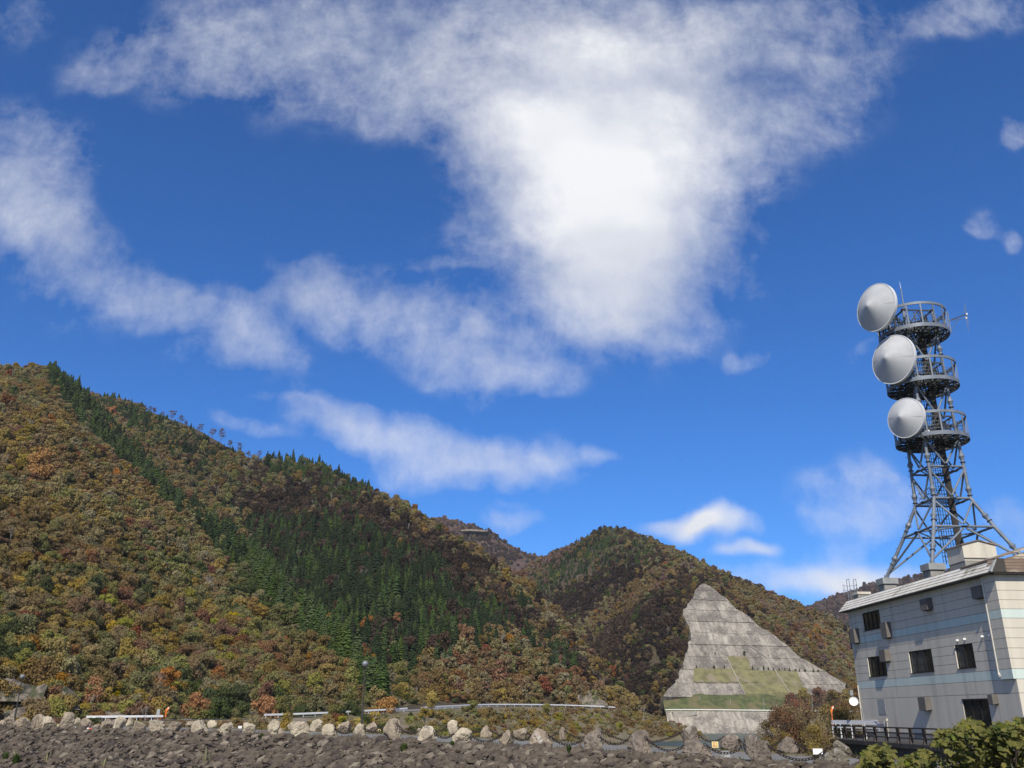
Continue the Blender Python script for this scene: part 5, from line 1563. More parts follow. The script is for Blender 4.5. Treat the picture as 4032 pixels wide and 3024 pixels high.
bbox(MB(), S0 + .3, S1 - .5, -.0, .12, ZT - .03, ZT + .03).build('coping', M['cap'], rf)
bbox(MB(), .3, LEN - .1, .12, WID - .1, ZT - .35, ZT - .28).build('roof_deck', M['membrane'], rf)
# brown boarded front edge with its gable
for r_i in range(4):
    z0 = ZE + .165 * r_i; z1 = z0 + .15; d0 = .42 - .05 * r_i
    m = MB(); m.hexa([BP(-d0, -.42 + .08 * r_i, z0), BP(-d0, 3.2, z0), BP(.1, 3.2, z0), BP(.1, -.3, z0), BP(-d0 + .03, -.42 + .08 * r_i + .06, z1), BP(-d0 + .03, 3.2, z1), BP(.1, 3.2, z1), BP(.1, -.3, z1)])
    m.build('front_board', M['brown'], rf)
for r_i in range(5):
    z0 = ZE + .66 + .165 * r_i; t0 = (z0 - 7.36) / .31
    m = MB(); t0 = max(t0, -.05)
    m.hexa([BP(-.22, t0 + .06, z0), BP(-.22, 3.2, z0), BP(.1, 3.2, z0), BP(.1, t0 + .06, z0), BP(-.2, t0 + .5, z0 + .15), BP(-.2, 3.2, z0 + .15), BP(.1, 3.2, z0 + .15), BP(.1, t0 + .5, z0 + .15)])
    m.build('front_board', M['brown'], rf)
m = MB(); m.hexa([BP(-.34, -.14, 7.44), BP(-.34, 3.3, 8.48), BP(3.0, 3.3, 8.48), BP(3.0, -.14, 7.44), BP(-.34, -.14, 7.52), BP(-.34, 3.3, 8.58), BP(3.0, 3.3, 8.58), BP(3.0, -.14, 7.52)])
m.build('gable_roof', M['brown'], rf)
bbox(MB(), -.38, .1, -.35, 4, ZE - .08, ZE - .045).build('front_soffit', M['core'], rf)

# roof stair hut
hut = thing('roof_hut', BP(5.8, 2.4, 7.3), 'small cream gabled hut on the roof beneath the tower', 'hut')
def hutbox(s0, s1, t0, t1, z0, z1, nm, mt): return bbox(MB(), s0, s1, t0, t1, z0, z1).build(nm, mt, hut)
hutbox(5.0, 6.7, 1.39, 3.33, 7.2, 8.24, 'base_wall', M['plinth'])
m = MB(); m.prism([BP(4.98, 1.37, 8.25), BP(4.98, 3.35, 8.25), BP(4.98, 3.35, 9.13), BP(4.98, 2.36, 9.38), BP(4.98, 1.37, 9.13)], UB * 1.74 * KB_)
m.build('wall', M['hutcream'] if 'hutcream' in M else M['cream'], hut)
hutbox(4.93, 4.975, 1.36, 3.36, 8.36, 8.41, 'ledge', M['hood'])
for sg in (-1, 1):
    m = MB(); e = 2.36 + sg * 1.08
    m.hexa([BP(4.9, 2.36, 9.39), BP(4.9, e, 9.12), BP(6.8, e, 9.12), BP(6.8, 2.36, 9.39), BP(4.9, 2.36, 9.45), BP(4.9, e, 9.18), BP(6.8, e, 9.18), BP(6.8, 2.36, 9.45)])
    m.build('roof', M['brown'], hut)
# roof hatch with caged ladder at the far end
hat = thing('hatch_box', BP(17.6, .9, 7.3), 'small cream hatch box at the far end of the roof', 'box')
bbox(MB(), 17.3, 18.05, .45, 1.3, 7.2, 7.9).build('wall', M['plinth'], hat); bbox(MB(), 17.24, 18.1, .4, 1.36, 7.903, 8.07).build('lid', M['cream'], hat)
lad = thing('caged_ladder', BP(18.5, .5, 5.0), 'galvanised caged roof ladder at the far corner of the building', 'ladder')
for t in (.25, .75):
    MB().tube([BP(18.42, t, 4.6), BP(18.42, t, 9.05), BP(18.0, t, 9.05), BP(18.0, t, 7.4)], .028, 6).build('rail', M['galv'], lad)
for z in np.arange(4.8, 8.4, .28): MB().tube([BP(18.42, .25, z), BP(18.42, .75, z)], .015, 5).build('rung', M['galv'], lad)
for z in (8.0, 8.35, 8.7):
    MB().tube([BP(18.42 + .62 * math.sin(a), .5 - .5 * math.cos(a), z) for a in np.linspace(0, math.pi, 9)], .018, 5).build('hoop', M['galv'], lad)
for a in np.linspace(.3, math.pi - .3, 7):
    MB().tube([BP(18.42 + .62 * math.sin(a), .5 - .5 * math.cos(a), 7.9), BP(18.42 + .62 * math.sin(a), .5 - .5 * math.cos(a), 8.72)], .011, 4).build('cage_bar', M['galv'], lad)
# white satellite dish and small camera on the far corner
sat = thing('satellite_dish', BP(18.2, -.1, .95), 'small white satellite dish on the far corner of the building', 'dish')
ctr = BP(18.25, -.42, .86); ax = np.array([-.35, -.9, .25])
MB().lathe(ctr, ax, [(.0, .02), (-.02, .2), (.05, .36), (.07, .37), (.03, .36), (-.05, .2), (-.05, .02)], 20).build('reflector', M['white'], sat, smooth=True)
MB().tube([BP(18.15, -.05, .75), ctr], .03, 6).build('arm', M['white'], sat)
cm = thing('flood_lamp', BP(18.8, -.2, 1.25), 'small pale flood lamp on a bracket left of the building corner', 'lamp')
MB().tube([BP(18.85, -.24, 1.12), BP(18.85, -.24, 1.3)], .03, 6).build('stem', M['galvdark'], cm)
MB().box(BP(18.85, -.26, 1.43), (.26, .2, .42)).build('head', M['cap'], cm)

# ================================================================ lattice tower on the roof
tC = (10.6 + .10, 4.1 - .173)
tw = thing('radio_tower', BP(tC[0], tC[1], 8.0), 'grey steel lattice radio tower with three ring platforms on the building roof', 'tower')
LEGZ = [(8.5, 3.02), (11.0, 1.95), (12.97, 1.2), (15.07, 1.16), (17.1, 1.12), (20.9, 1.08), (24.7, 1.04), (26.2, 1.02)]
def legp(ci, z):
    sx, sy = ((-1, -1), (1, -1), (1, 1), (-1, 1))[ci]
    zs = [q[0] for q in LEGZ]; hs_ = [q[1] for q in LEGZ]
    h = np.interp(z, zs, hs_)
    return BP(tC[0] + sx * h, tC[1] + sy * h, z)
def tmid(c0, c1, z): return (legp(c0, z) + legp(c1, z)) / 2
for ci in range(4):
    lg = MB().tube([legp(ci, z) for z, _ in LEGZ], [.145, .142, .138, .132, .128, .12, .115, .11], 12).build('leg', M['galv'], tw)
    for z in (9.7, 11.75, 13.55, 15.75, 19.55, 23.35):
        a = Vector(legp(ci, z - .3)); b = Vector(legp(ci, z + .3)); ax_ = (b - a).normalized(); c_ = Vector(legp(ci, z))
        MB().lathe(c_, ax_, [(-.26, .14), (-.04, .225), (-.03, .24), (.03, .24), (.04, .225), (.26, .14)], 12).build('collar', M['galv'], lg)
        MB().lathe(c_ - ax_ * .5, ax_, [(-.02, .1), (-.02, .22), (.02, .22), (.02, .1)], 12).build('flange', M['galvdark'], lg)
    sb = MB()
    for k, z in enumerate(np.arange(9.0, 17.0, .33)):
        p = Vector(legp(ci, z)); d_ = Vector((1 if k % 2 else -1, .4, .25)).normalized()
        sb.tube([p, p + d_ * .30], .016, 4)
    sb.build('step_bolts', M['galvdark'], lg)
for (z, r) in ((15.07, .085), (12.97, .09), (11.0, .09)):
    for c0, c1 in ((0, 1), (1, 2), (2, 3), (3, 0)):
        MB().tube([legp(c0, z), legp(c1, z)], r, 10).build('horizontal_strut', M['galv'], tw)
        m_ = tmid(c0, c1, z)
        MB().box(m_, (.5, .5, .06)).build('gusset', M['galvdark'], tw)
for c0, c1, c2 in ((0, 1, 2), (1, 2, 3), (2, 3, 0), (3, 0, 1)):
    MB().tube([tmid(c0, c1, 11.0), tmid(c1, c2, 11.0)], .06, 8).build('plan_brace', M['galv'], tw)
    MB().tube([tmid(c0, c1, 15.07), tmid(c1, c2, 15.07)], .05, 8).build('plan_brace', M['galv'], tw)
for (zt, zb) in ((16.9, 15.2), (14.9, 13.1), (12.8, 11.12), (20.7, 18.65), (24.5, 22.45)):
    for c0, c1 in ((0, 1), (1, 2), (2, 3), (3, 0)):
        m_ = tmid(c0, c1, zb)
        for c in (c0, c1):
            tp = legp(c, zt); tp = tp + (m_ - tp) * .05
            MB().tube([tp, m_ + (tp - m_) * .04], .075, 9).build('brace', M['galv'], tw)
for c0, c1 in ((0, 1), (1, 2), (2, 3), (3, 0)):
    m_ = tmid(c0, c1, 10.95)
    for c in (c0, c1):
        MB().tube([m_ + (legp(c, 8.6) - m_) * .03, legp(c, 8.75) + (m_ - legp(c, 8.75)) * .03], .085, 9).build('brace', M['galv'], tw)
# concrete pedestals with metal caps
for ci in range(4):
    p = legp(ci, 8.5)
    pd = MB(); pd.box((p[0], p[1], (7.15 + 8.06) / 2 * KB_), (1.05, 1.05, .91 * KB_), rad(3.4)).build('pedestal', M['plinth'], tw)
    MB().box((p[0], p[1], 8.265 * KB_), (1.3, 1.3, .38 * KB_), rad(3.4)).build('pedestal_cap', M['cap'], tw)
    MB().lathe(p + np.array([0, 0, -.02]), (0, 0, 1), [(0, .3), (.05, .3), (.05, .16), (.25, .15)], 12).build('foot_plate', M['galv'], tw)
# ladder shaft in the middle
CT = BP(tC[0], tC[1], 0)
sh_ = MB()
for k in range(7):
    for (qx_, qy_) in ((-.62 + .205 * k, .25), (-.62 + .205 * k, -.25)):
        if k in (0, 6) or qy_ > 0: sh_.tube([CT + [qx_, qy_, 9.0 * KB_], CT + [qx_ * .85, qy_ * .85, 25.5 * KB_]], .026, 5)
sh_.build('ladder_shaft', M['galvdark'], tw)
rg = MB()
for z in np.arange(9.2, 25.4, .27):
    f = 1 - .15 * (z - 9) / 16.5
    rg.beam(CT + [-.62 * f, .25 * f, z * KB_], CT + [.62 * f, .25 * f, z * KB_], .03, .03)
    if int(z / .27) % 2: rg.beam(CT + [-.62 * f, .25, z * KB_], CT + [-.62 * f, -.25, z * KB_], .03, .03); rg.beam(CT + [.62 * f, .25, z * KB_], CT + [.62 * f, -.25, z * KB_], .03, .03)
rg.build('ladder_rungs', M['galvdark'], tw)
# small square landing inside at the second level
ld = MB()
for k in range(12): ld.beam(CT + [-1.15 + .21 * k, -1.15, 13.02 * KB_], CT + [-1.15 + .21 * k, 1.15, 13.02 * KB_], .05, .05)
ld.build('landing', M['galvdark'], tw)
hr = MB()
for z in (13.4, 13.75): hr.tube([CT + [-1.3, -1.2, z * KB_], CT + [-1.3, 1.2, z * KB_], CT + [1.2, 1.2, z * KB_]], .025, 5)
for k in range(9): hr.tube([CT + [-1.3, -1.2 + .3 * k, 13.0 * KB_], CT + [-1.3, -1.2 + .3 * k, 13.75 * KB_]], .014, 4)
hr.build('landing_rail', M['galv'], tw)

# ring platforms
RR = 2.28 * KB_
def ring_pt(a, r, z): return CT + np.array([r * math.sin(a), r * math.cos(a), z * KB_])
def band(m, r, z0, z1, th, n=56, a0=0.0, a1=2 * math.pi):
    full = abs(a1 - a0 - 2 * math.pi) < 1e-6
    k = n if full else n + 1
    b = len(m.v)
    for i in range(k):
        a = a0 + (a1 - a0) * i / n
        for (rr, zz) in ((r - th, z0), (r, z0), (r, z1), (r - th, z1)): m.v.append(tuple(ring_pt(a, rr, zz)))
    for i in range(n):
        j = (i + 1) % k
        for q in range(4): m.f.append((b + i * 4 + q, b + j * 4 + q, b + j * 4 + (q + 1) % 4, b + i * 4 + (q + 1) % 4))
    return m
rx = random.Random(3)
for (zl, zu) in ((24.66, 26.25), (20.86, 22.33), (17.05, 18.5)):
    pf = band(MB(), RR, zl - .13, zl + .13, .07).build('platform', M['galv'], tw)
    band(MB(), RR, zu - .08, zu + .10, .10).build('upper_ring', M['galv'], pf)
    for k in range(16):
        a = 2 * math.pi * (k + .35) / 16
        MB().beam(ring_pt(a, RR - .05, zl), ring_pt(a, RR - .05, zu), .12, .07, up=(math.sin(a), math.cos(a), 0)).build('post', M['galv'], pf)
    g = MB()
    for z in (zl + .38, zl + .62, zl + .85):
        g.tube([ring_pt(a, RR - .32, z) for a in np.linspace(0, 2 * math.pi, 41)], .016, 5, cap=False)
    for k in range(44): g.tube([ring_pt(2 * math.pi * k / 44, RR - .32, zl), ring_pt(2 * math.pi * k / 44, RR - .32, zl + .85)], .010, 4)
    g.build('handrail', M['galv'], pf)
    dk = MB()
    for k in range(64):
        a = 2 * math.pi * k / 64
        if k % 4 == 0: dk.beam(ring_pt(a, .5, zl - .06), ring_pt(a, RR - .05, zl - .06), .09, .16)
        else: dk.beam(ring_pt(a, 1.25, zl + .03), ring_pt(a, RR - .05, zl + .03), .035, .05)
    for r in (.8, 1.2, 1.5, 1.8, 2.1, 2.4, 2.62): band(dk, r, zl - .10 if r in (1.5, 2.1) else zl, zl + .05, .05, 40)
    dk.build('deck_grating', M['galvdark'], pf)
    ub = MB()
    for c0 in range(4):
        p = legp(c0, zl - .35)
        for k in range(3):
            a = math.atan2(p[0] - CT[0], p[1] - CT[1]) + (k - 1) * .5
            ub.tube([p, ring_pt(a, RR - .1, zl - .1)], .04, 6)
    for c0, c1 in ((0, 1), (1, 2), (2, 3), (3, 0)):
        ub.beam(legp(c0, zl - .12), legp(c1, zl - .12), .12, .16)
        ub.beam(legp(c0, zu), legp(c1, zu), .09, .12)
        ub.tube([legp(c0, zl), tmid(c0, c1, zu)], .05, 6); ub.tube([legp(c1, zl), tmid(c0, c1, zu)], .05, 6)
    for k in range(60):
        a = rx.uniform(0, 6.28); r = rx.uniform(.4, 2.4); q = ring_pt(a, r, zl - rx.uniform(.05, .3))
        ub.beam(q, q + np.array([rx.uniform(-.7, .7), rx.uniform(-.7, .7), 0]), rx.uniform(.03, .09), rx.uniform(.03, .1))
    ub.build('under_frame', M['galvdark'], pf)  # underside shade is put into the dark steel colour
    cb = MB()
    for k in range(6):
        a = rx.uniform(0, 6.28); cb.tube([ring_pt(a, rx.uniform(.9, 1.9), zl), ring_pt(a + rx.uniform(-.4, .4), rx.uniform(1.0, 2.0), zl + rx.uniform(.8, 1.4))], .035, 6)
    for k in range(10):
        a = 2 * math.pi * k / 10 + .2; cb.tube([ring_pt(a, 1.3, zl - .1), ring_pt(a, 1.25, zu - .1)], .05, 6)
    for k in range(8):
        a = 2 * math.pi * k / 8; cb.tube([ring_pt(a, 1.3, zl + .1), ring_pt(a + .785, 1.3, zu - .2)], .04, 5); cb.tube([ring_pt(a, 1.3, zl + .7), ring_pt(a, RR - .1, zl + .7)], .035, 5)
    cb.build('cable_run', M['galvdark'], pf)
    q = ring_pt(math.atan2(-CT[0], -CT[1]) + .12, 1.75, zl + .28)
    MB().box(q, (.26, .26, .42), .3).build('lamp_box', M['white'], pf)
cbl = MB()
for k in range(7):
    o_ = np.array([.35 + .07 * k, -.42, 0])
    cbl.tube([CT + o_ + [0, 0, 8.0 * KB_], CT + o_ * .9 + [0, 0, 25.0 * KB_]], .05, 5)
cbl.build('cable_bundle', M['darksteel'], tw)
# dense equipment around the top leg heads
tp = MB()
for ci in range(4):
    p = legp(ci, 26.2); tp.lathe(p, (0, 0, 1), [(-.1, .11), (.0, .11), (.02, .2), (.14, .2), (.14, .0)], 10)
tp.build('leg_heads', M['galvdark'], tw)
a_d = math.atan2(-CT[0], -CT[1])
for zc, azd in ((26.3, 253), (22.45, 242), (18.3, 240)):
    a = rad(azd); fm = MB()
    for dz in (-.9, -.3, .3, .8):
        for da in (-.35, -.12, .12, .35):
            fm.beam(ring_pt(a + da, RR - .15, zc + dz * .8), ring_pt(a + da * .6, RR + .25, zc + dz * .6), .07, .09)
    for da in (-.35, -.12, .12, .35): fm.beam(ring_pt(a + da, RR + .02, zc - 1.5), ring_pt(a + da, RR + .02, zc + .75), .10, .12)
    for k in range(5): fm.beam(ring_pt(a - .4, RR + .03, zc - 1.4 + .5 * k), ring_pt(a + .4, RR + .03, zc - 1.2 + .45 * k), .06, .06)
    fm.build('dish_frame', M['galvdark'], tw)
# lightning rod
rp = ring_pt(math.atan2(-CT[0], -CT[1]) + .55, .6, 26.0)
rp = CT + np.array([-.34, .17, 26.2 * KB_])
rod = MB().tube([rp - [0, 0, 1.2], rp + [0, 0, 1.4], rp + [0, 0, 2.9]], [.06, .055, .045], 8).build('lightning_rod', M['galv'], tw)
MB().tube([rp + [0, 0, 2.9], rp + [0, 0, 3.55]], [.022, .012], 6).build('rod_tip', M['white'], rod)

# parabolic dishes with conical covers
M['radome'] = pmat('pale_grey_radome', (0.47, 0.475, 0.48), (0.41, 0.415, 0.42), scale=0.9, detail=6, rough=0.6, c3=(0.52, 0.515, 0.505), s3=0.5)
M['radome_rim'] = pmat('white_rim', (0.60, 0.61, 0.62), (0.53, 0.54, 0.55), scale=2, rough=0.5)
def dish(zc, az, rho, r, label):
    a = rad(az); ax = Vector((math.sin(a), math.cos(a), 0))
    c = Vector(CT) + Vector((0, 0, zc * KB_)) + ax * (rho * KB_); R_ = r * KB_
    o = thing('parabolic_dish', c, label, 'dish antenna', 'cone-covered dishes on the tower')
    hc = .50 * R_
    prof = [(hc * (1 - q) if q > .05 else hc * (.955 - .5 * q * q), R_ * .985 * q) for q in (1.0, .85, .7, .55, .4, .25, .12, .06, .03, .0)]
    MB().lathe(c, ax, prof, 64).build('cone_cover', M['radome'], o, smooth=True)
    MB().lathe(c, ax, [(.03, R_ * .975), (.03, R_ * 1.01), (-.06, R_ * 1.015), (-.30, R_ * .995), (-.30, R_ * .95)], 64).build('rim', M['radome_rim'], o)
    MB().lathe(c, ax, [(-.29 - .30 * R_ * (1 - q * q), R_ * .99 * q) for q in (1.0, .8, .6, .4, .2, .05)], 40).build('shell', M['radome'], o, smooth=True)
    sd_ = ax.cross(Vector((0, 0, 1)))
    for k in (-1, 1): MB().tube([c - ax * .3 + sd_ * (.5 * R_ * k), c - ax * (.75 + .2 * R_) + sd_ * (.3 * R_ * k) + Vector((0, 0, -.2))], .06, 8).build('mount_arm', M['galvdark'], o)
    # seam of the fabric cover
    up_ = Vector((0, 0, 1)); tq = (sd_ * .98 + up_ * .2).normalized()
    for k in (-1, 1):
        MB().tube([c + ax * (hc * .96 + .004), c + ax * .035 + tq * (k * R_ * .97)], .006, 4).build('seam', M['hood'], o)
dish(26.33, 246, 3.2, 1.68, 'large cone-covered dish at the top of the tower')
dish(22.5, 242, 2.58, 1.68, 'large cone-covered dish at the middle ring of the tower')
dish(18.33, 239, 2.45, 1.33, 'smallest cone-covered dish at the lowest ring of the tower')
# two-element antenna on the right of the top ring
rt = np.array([CT[1], -CT[0], 0]); rt /= np.linalg.norm(rt)
an = thing('dipole_antenna', CT + rt * RR + np.array([0, 0, 25.2 * KB_]), 'thin two-element antenna on an arm at the right of the top ring', 'antenna')
e0 = CT + rt * (RR + .08)
MB().tube([e0 + [0, 0, 24.55 * KB_], e0 + [0, 0, 26.15 * KB_]], .045, 8).build('mast', M['galv'], an)
b0 = e0 + np.array([0, 0, 25.45 * KB_]); b1 = e0 + rt * 1.42 + np.array([0, 0, 25.72 * KB_])
MB().beam(b0, b1, .06, .07).build('boom', M['darksteel'], an)
b2 = e0 + rt * 1.22 + np.array([0, -.2, 25.38 * KB_])
MB().tube([b0, b2], .028, 6).build('stay', M['galv'], an); MB().tube([e0 + [0, 0, 24.75 * KB_], (b0 + b2) / 2 + rt * .1], .024, 6).build('stay', M['galv'], an)
MB().tube([b1, b2], .03, 6).build('cross_boom', M['darksteel'], an)
for q, h0, h1 in ((b1, -.95, 1.05), (b2, -1.15, .98)):
    MB().tube([q + [0, 0, h0], q + [0, 0, h1]], .020, 6).build('element', M['galv'], an)
    MB().box(q, (.1, .1, .14)).build('clamp', M['white'], an)

# ================================================================ forecourt beside the building
M['darkconc'] = pmat('dark_wet_concrete', (0.075, 0.068, 0.06), (0.045, 0.042, 0.038), scale=0.8, detail=8, c3=(0.13, 0.12, 0.105), s3=0.5, stretch=(1, 1, .4), bump=.3)
M['rail'] = pmat('dark_brown_rail', (0.055, 0.042, 0.034), (0.038, 0.03, 0.026), scale=3, rough=0.6)
ZP = -1.87
FL = at(3232, 2898, 88.5); FL[2] = ZP
FR0 = at(3760, 2915, 65.0); FR0[2] = ZP
dirf = (FR0 - FL) / np.linalg.norm(FR0 - FL)
FRR = FL + dirf * 48
bk = np.array([-dirf[1], dirf[0], 0]); bk = bk if bk[1] > 0 else -bk
m = MB(); m.hexa([FL - [0, 0, 8], FRR - [0, 0, 8], FRR + bk * 46 - [0, 0, 8], FL + bk * 46 + [0, 0, -8], FL, FRR, FRR + bk * 46, FL + bk * 46])
yard = m.build('forecourt', M['darkconc']); yard['kind'] = 'structure'
ledge = MB().beam(FL + [0, -.12, -.14], FRR + [0, -.12, -.14], .5, .30).build('kerb', M['darkconc'], yard)
fen = thing('bridge_railing', FL, 'dark brown railing with bowed posts on the forecourt wall before the building', 'railing')
LF_ = np.linalg.norm(FRR - FL)
H_R = 1.02
for t, z in ((0, H_R), (0, .66), (0, .36)):
    MB().beam(FL + dirf * 1.8 + [0, 0, z], FRR + [0, 0, z], .09, .09 if z > 1 else .075).build('rail', M['rail'], fen)
k = 1.8
pmesh = None
while k < LF_ - 12:
    q = FL + dirf * k
    if pmesh is None:
        pst = MB()
        prof = [(.10, 0.0), (.02, .3), (-.05, .62), (-.03, 1.04)]
        for i in range(3):
            (o0, h0), (o1, h1) = prof[i], prof[i + 1]
            P8 = []
            for (o_, h_) in ((o0, h0), (o1, h1)):
                for (i_, j_) in ((-1, -1), (1, -1), (1, 1), (-1, 1)):
                    P8.append(q - bk * (o_ - .05 + j_ * .10) + dirf * (i_ * .09 + o_ * 1.2) + np.array([0, 0, h_]))
            pst.hexa(P8)
        first = pst.build('post', M['rail'], fen, origin=tuple(FL)); first.location = (0, 0, 0)
        me_ = first.data; first.data.transform(Matrix.Translation(tuple(-(q - FL)))); first.location = tuple(q - FL); pmesh = me_
    else:
        c = bpy.data.objects.new('post', pmesh); col.objects.link(c); c.parent = fen; c.location = tuple(q - FL)
    k += 2.12
# white double rail at the far left end of the forecourt
wr = thing('white_railing', FL + bk * 2, 'bright white double rail at the left end of the forecourt', 'railing')
w0 = FL + bk * 1.2 + dirf * -.2; w1 = FL + bk * 3.0 + dirf * 10.5
for z, h in ((1.28, .34), (.88, .14), (.6, .08)):
    MB().beam(w0 + [0, 0, z], w1 + [0, 0, z], .07, h).build('beam', M['white'], wr)
for t in (0, .06, .13, .30, .5, .7, .9): MB().tube([w0 + (w1 - w0) * t, w0 + (w1 - w0) * t + [0, 0, 1.25]], .05, 8).build('post', M['white'], wr)
snow_pole(3281, 2782, 2862, 90.5, 'orange snow pole with a white tip beside the white railing')

# ================================================================ plants near the road and in front
random.seed(99)
FINE_SHAPE = [leaf_cards(17, 210, 3.0, 7.2, 0.2, 0.20, 800 + k) for k in range(4)]
TWIGS = []
for k in range(4):
    tr_, tw_ = branch_tree(8.0, 870 + k, 0.5, 4, 0.10)
    me_ = bpy.data.meshes.new('stem'); me_.from_pydata(tr_.v + tw_.v, [], tr_.f + [tuple(len(tr_.v) + i for i in f) for f in tw_.f]); me_.materials.append(M['bark']); TWIGS.append(me_)
FINE = {}
def fine_mesh(cls, k):
    if (cls, k) not in FINE: FINE[(cls, k)] = mesh_from('foliage', FINE_SHAPE[k], LEAF[cls])
    return FINE[(cls, k)]
def shrub(x, y_foot, D, cls, scale, label, name='shrub', zs=1.0, z=None, k=None):
    p = at(x, y_foot, D)
    if z is not None: p[2] = z
    t = thing(name, p, label, 'shrub')
    t.scale = (scale, scale, scale * zs); t.rotation_euler = (0, 0, random.uniform(0, 6.28))
    k = random.randrange(20) if k is None else k
    for nm, me in (('stem', TWIGS[k % 4]), ('foliage', fine_mesh(cls, k % 4))):
        c = bpy.data.objects.new(nm, me); col.objects.link(c); c.parent = t
    return t
# the russet thicket beyond the road, left of the building
TH = [(3045,2925,78,'brown',.44,'brown'),(3095,2930,76,'rust',.50,'russet'),(3150,2932,77,'brown',.58,'tall brown'),(3165,2935,82,'red',.66,'tall maroon-topped'),(3215,2935,79,'brown',.52,'dull brown'),(3125,2936,86,'rust',.66,'rusty'),
      (3250,2930,84,'ochre',.46,'ochre'),(3285,2912,96,'brown',.74,'brown-green'),(3330,2905,100,'rust',.76,'rust-red'),(3010,2936,82,'ochre',.30,'low ochre'),(3070,2940,74,'ochre',.32,'low golden'),(3200,2945,73,'ochre',.36,'low golden-brown'),(3375,2900,98,'brown',.7,'dark brown')]
for i, (x, y, D, cls, sc, w) in enumerate(TH):
    z = -2.6 - (D - 60) * .06
    shrub(x, y, D, cls, sc, '%s autumn shrub in the thicket beside the forecourt, %s from the left' % (w, ORD[sorted(q[0] for q in TH).index(x)]), z=z, zs=1.15)
# little evergreens on the berms of the cut slope
BT = [(688,868,.20,'cedar'),(830,876,.18,'green'),(910,870,.20,'cedar'),(1135,882,.22,'cedar'),(1175,882,.14,'cedar'),(1222,883,.22,'cedar'),(1258,883,.23,'cedar'),(1300,886,.17,'cedar'),(1345,888,.18,'cedar'),(1390,890,.17,'cedar'),(1428,891,.23,'cedar'),
      (1475,897,.13,'green'),(1505,894,.18,'cedar'),(1550,898,.12,'green'),(1615,898,.22,'cedar'),(1655,901,.12,'green'),(1070,772,.16,'green'),(838,760,.09,'red'),(760,758,.07,'red'),(1326,1108,.19,'cedar'),(1652,1106,.23,'cedar'),(1242,1106,.16,'cedar'),(1590,1108,.17,'cedar'),(1740,1108,.16,'cedar'),(1258,772,.07,'rust')]
for i, (x, y, sc, cls) in enumerate(BT):
    p = cut_P(*cut_ab(x, y), .3)
    plant_tree(p, cls, sc if cls.startswith('cedar') else sc * 1.9, {'cedar': 'small dark conifer growing on a berm of the concrete slope', 'green': 'small round green bush on a berm of the concrete slope', 'red': 'tiny red bush on the concrete slope', 'rust': 'tiny rusty bush on the concrete slope'}[cls], 'small %s plants on the cut slope' % cls, name='sapling', k=i)
# trees at the right foot of the cut slope, behind the building edge
for i, (x, y, D, cls, sc) in enumerate(((3170,2800,560,'ochre',1.3),(3230,2798,565,'rust',1.4),(3290,2795,570,'brown',1.6),(3340,2790,575,'ochre',1.7),(3390,2790,580,'rust',1.6),(3120,2802,556,'rust',1.2),(3260,2815,552,'olive',1.1),(3330,2815,556,'brown',1.2))):
    plant_tree(at(x, y, D), cls, sc, '%s tree on the far shore right of the cut slope' % COLWORD[cls], 'trees on the far shore by the building', k=i)

# tufts on the riprap and verge
M['tuft'] = leaf_mat('tuft_green', (0.085, 0.12, 0.03), (0.05, 0.08, 0.022), scale=4)
M['drystalk'] = leaf_mat('dry_stalk', (0.40, 0.36, 0.20), (0.28, 0.26, 0.13), jitter=.04, scale=4)
def tuft(p, h, n, mat, label, name='weed_tuft', spread=.5, blade=.05):
    r = random.Random(int(p[0] * 100) + n); m = MB()
    for k in range(n):
        a = r.uniform(0, 6.28); L = h * r.uniform(.5, 1.1); s = spread * h * r.uniform(.1, 1)
        b = Vector((math.cos(a) * .1 * h, math.sin(a) * .1 * h, -.03)); t_ = Vector((math.cos(a) * s, math.sin(a) * s, L))
        sd_ = Vector((-math.sin(a), math.cos(a), 0)) * blade; md = b.lerp(t_, .55) + Vector((0, 0, L * .12))
        m.add([b - sd_ * .6, b + sd_ * .6, md + sd_, t_, md - sd_], [(0, 1, 2, 4), (4, 2, 3)])
    o = m.build(name, mat, None, origin=(0, 0, 0)); o.location = tuple(p)
    return tag(o, label, 'weed', 'weeds on and beside the riprap')
def on_rip(x, y):
    h = BVH_R.ray_cast(Vector((0, 0, 0)), Vector(ray(x, y)).normalized(), 400)
    return h[0] if h[0] is not None else Vector(at(x, y, 50))
BVH_R = bvh_of(ripP)
for (x, y, h, n, w) in ((1590,2968,.55,130,'round green weed tuft on the riprap below the tallest boulder'),(60,3015,.8,90,'green weed at the lower left corner of the riprap'),(20,3000,.7,60,'bright green weed at the left edge'),
                        (2240,2962,.35,70,'low green weed in front of boulders right of the road gap'),(3215,3000,.4,70,'green weed beside the lichen-grown boulder'),(1780,2940,.3,60,'grass tuft beside a pale boulder'),(1030,2905,.3,50,'grass tuft at the foot of a pale boulder left of the lamp post'),(2480,2990,.28,50,'low weed at the foot of a brown boulder')):
    tuft(on_rip(x, y), h, n, M['tuft'], w)
for (x, y, h, n, w) in ((60,3008,.9,7,'dry pale stalk at the lower left of the riprap'),(180,3002,.8,6,'bent dry stalk on the riprap at the lower left'),(405,3022,.6,8,'short dry stalks at the bottom edge'),(810,3012,1.1,9,'pale dry plant with an upright stalk on the riprap')):
    tuft(on_rip(x, y), h, n, M['drystalk'], w, 'dry_stalk', .9, .04)
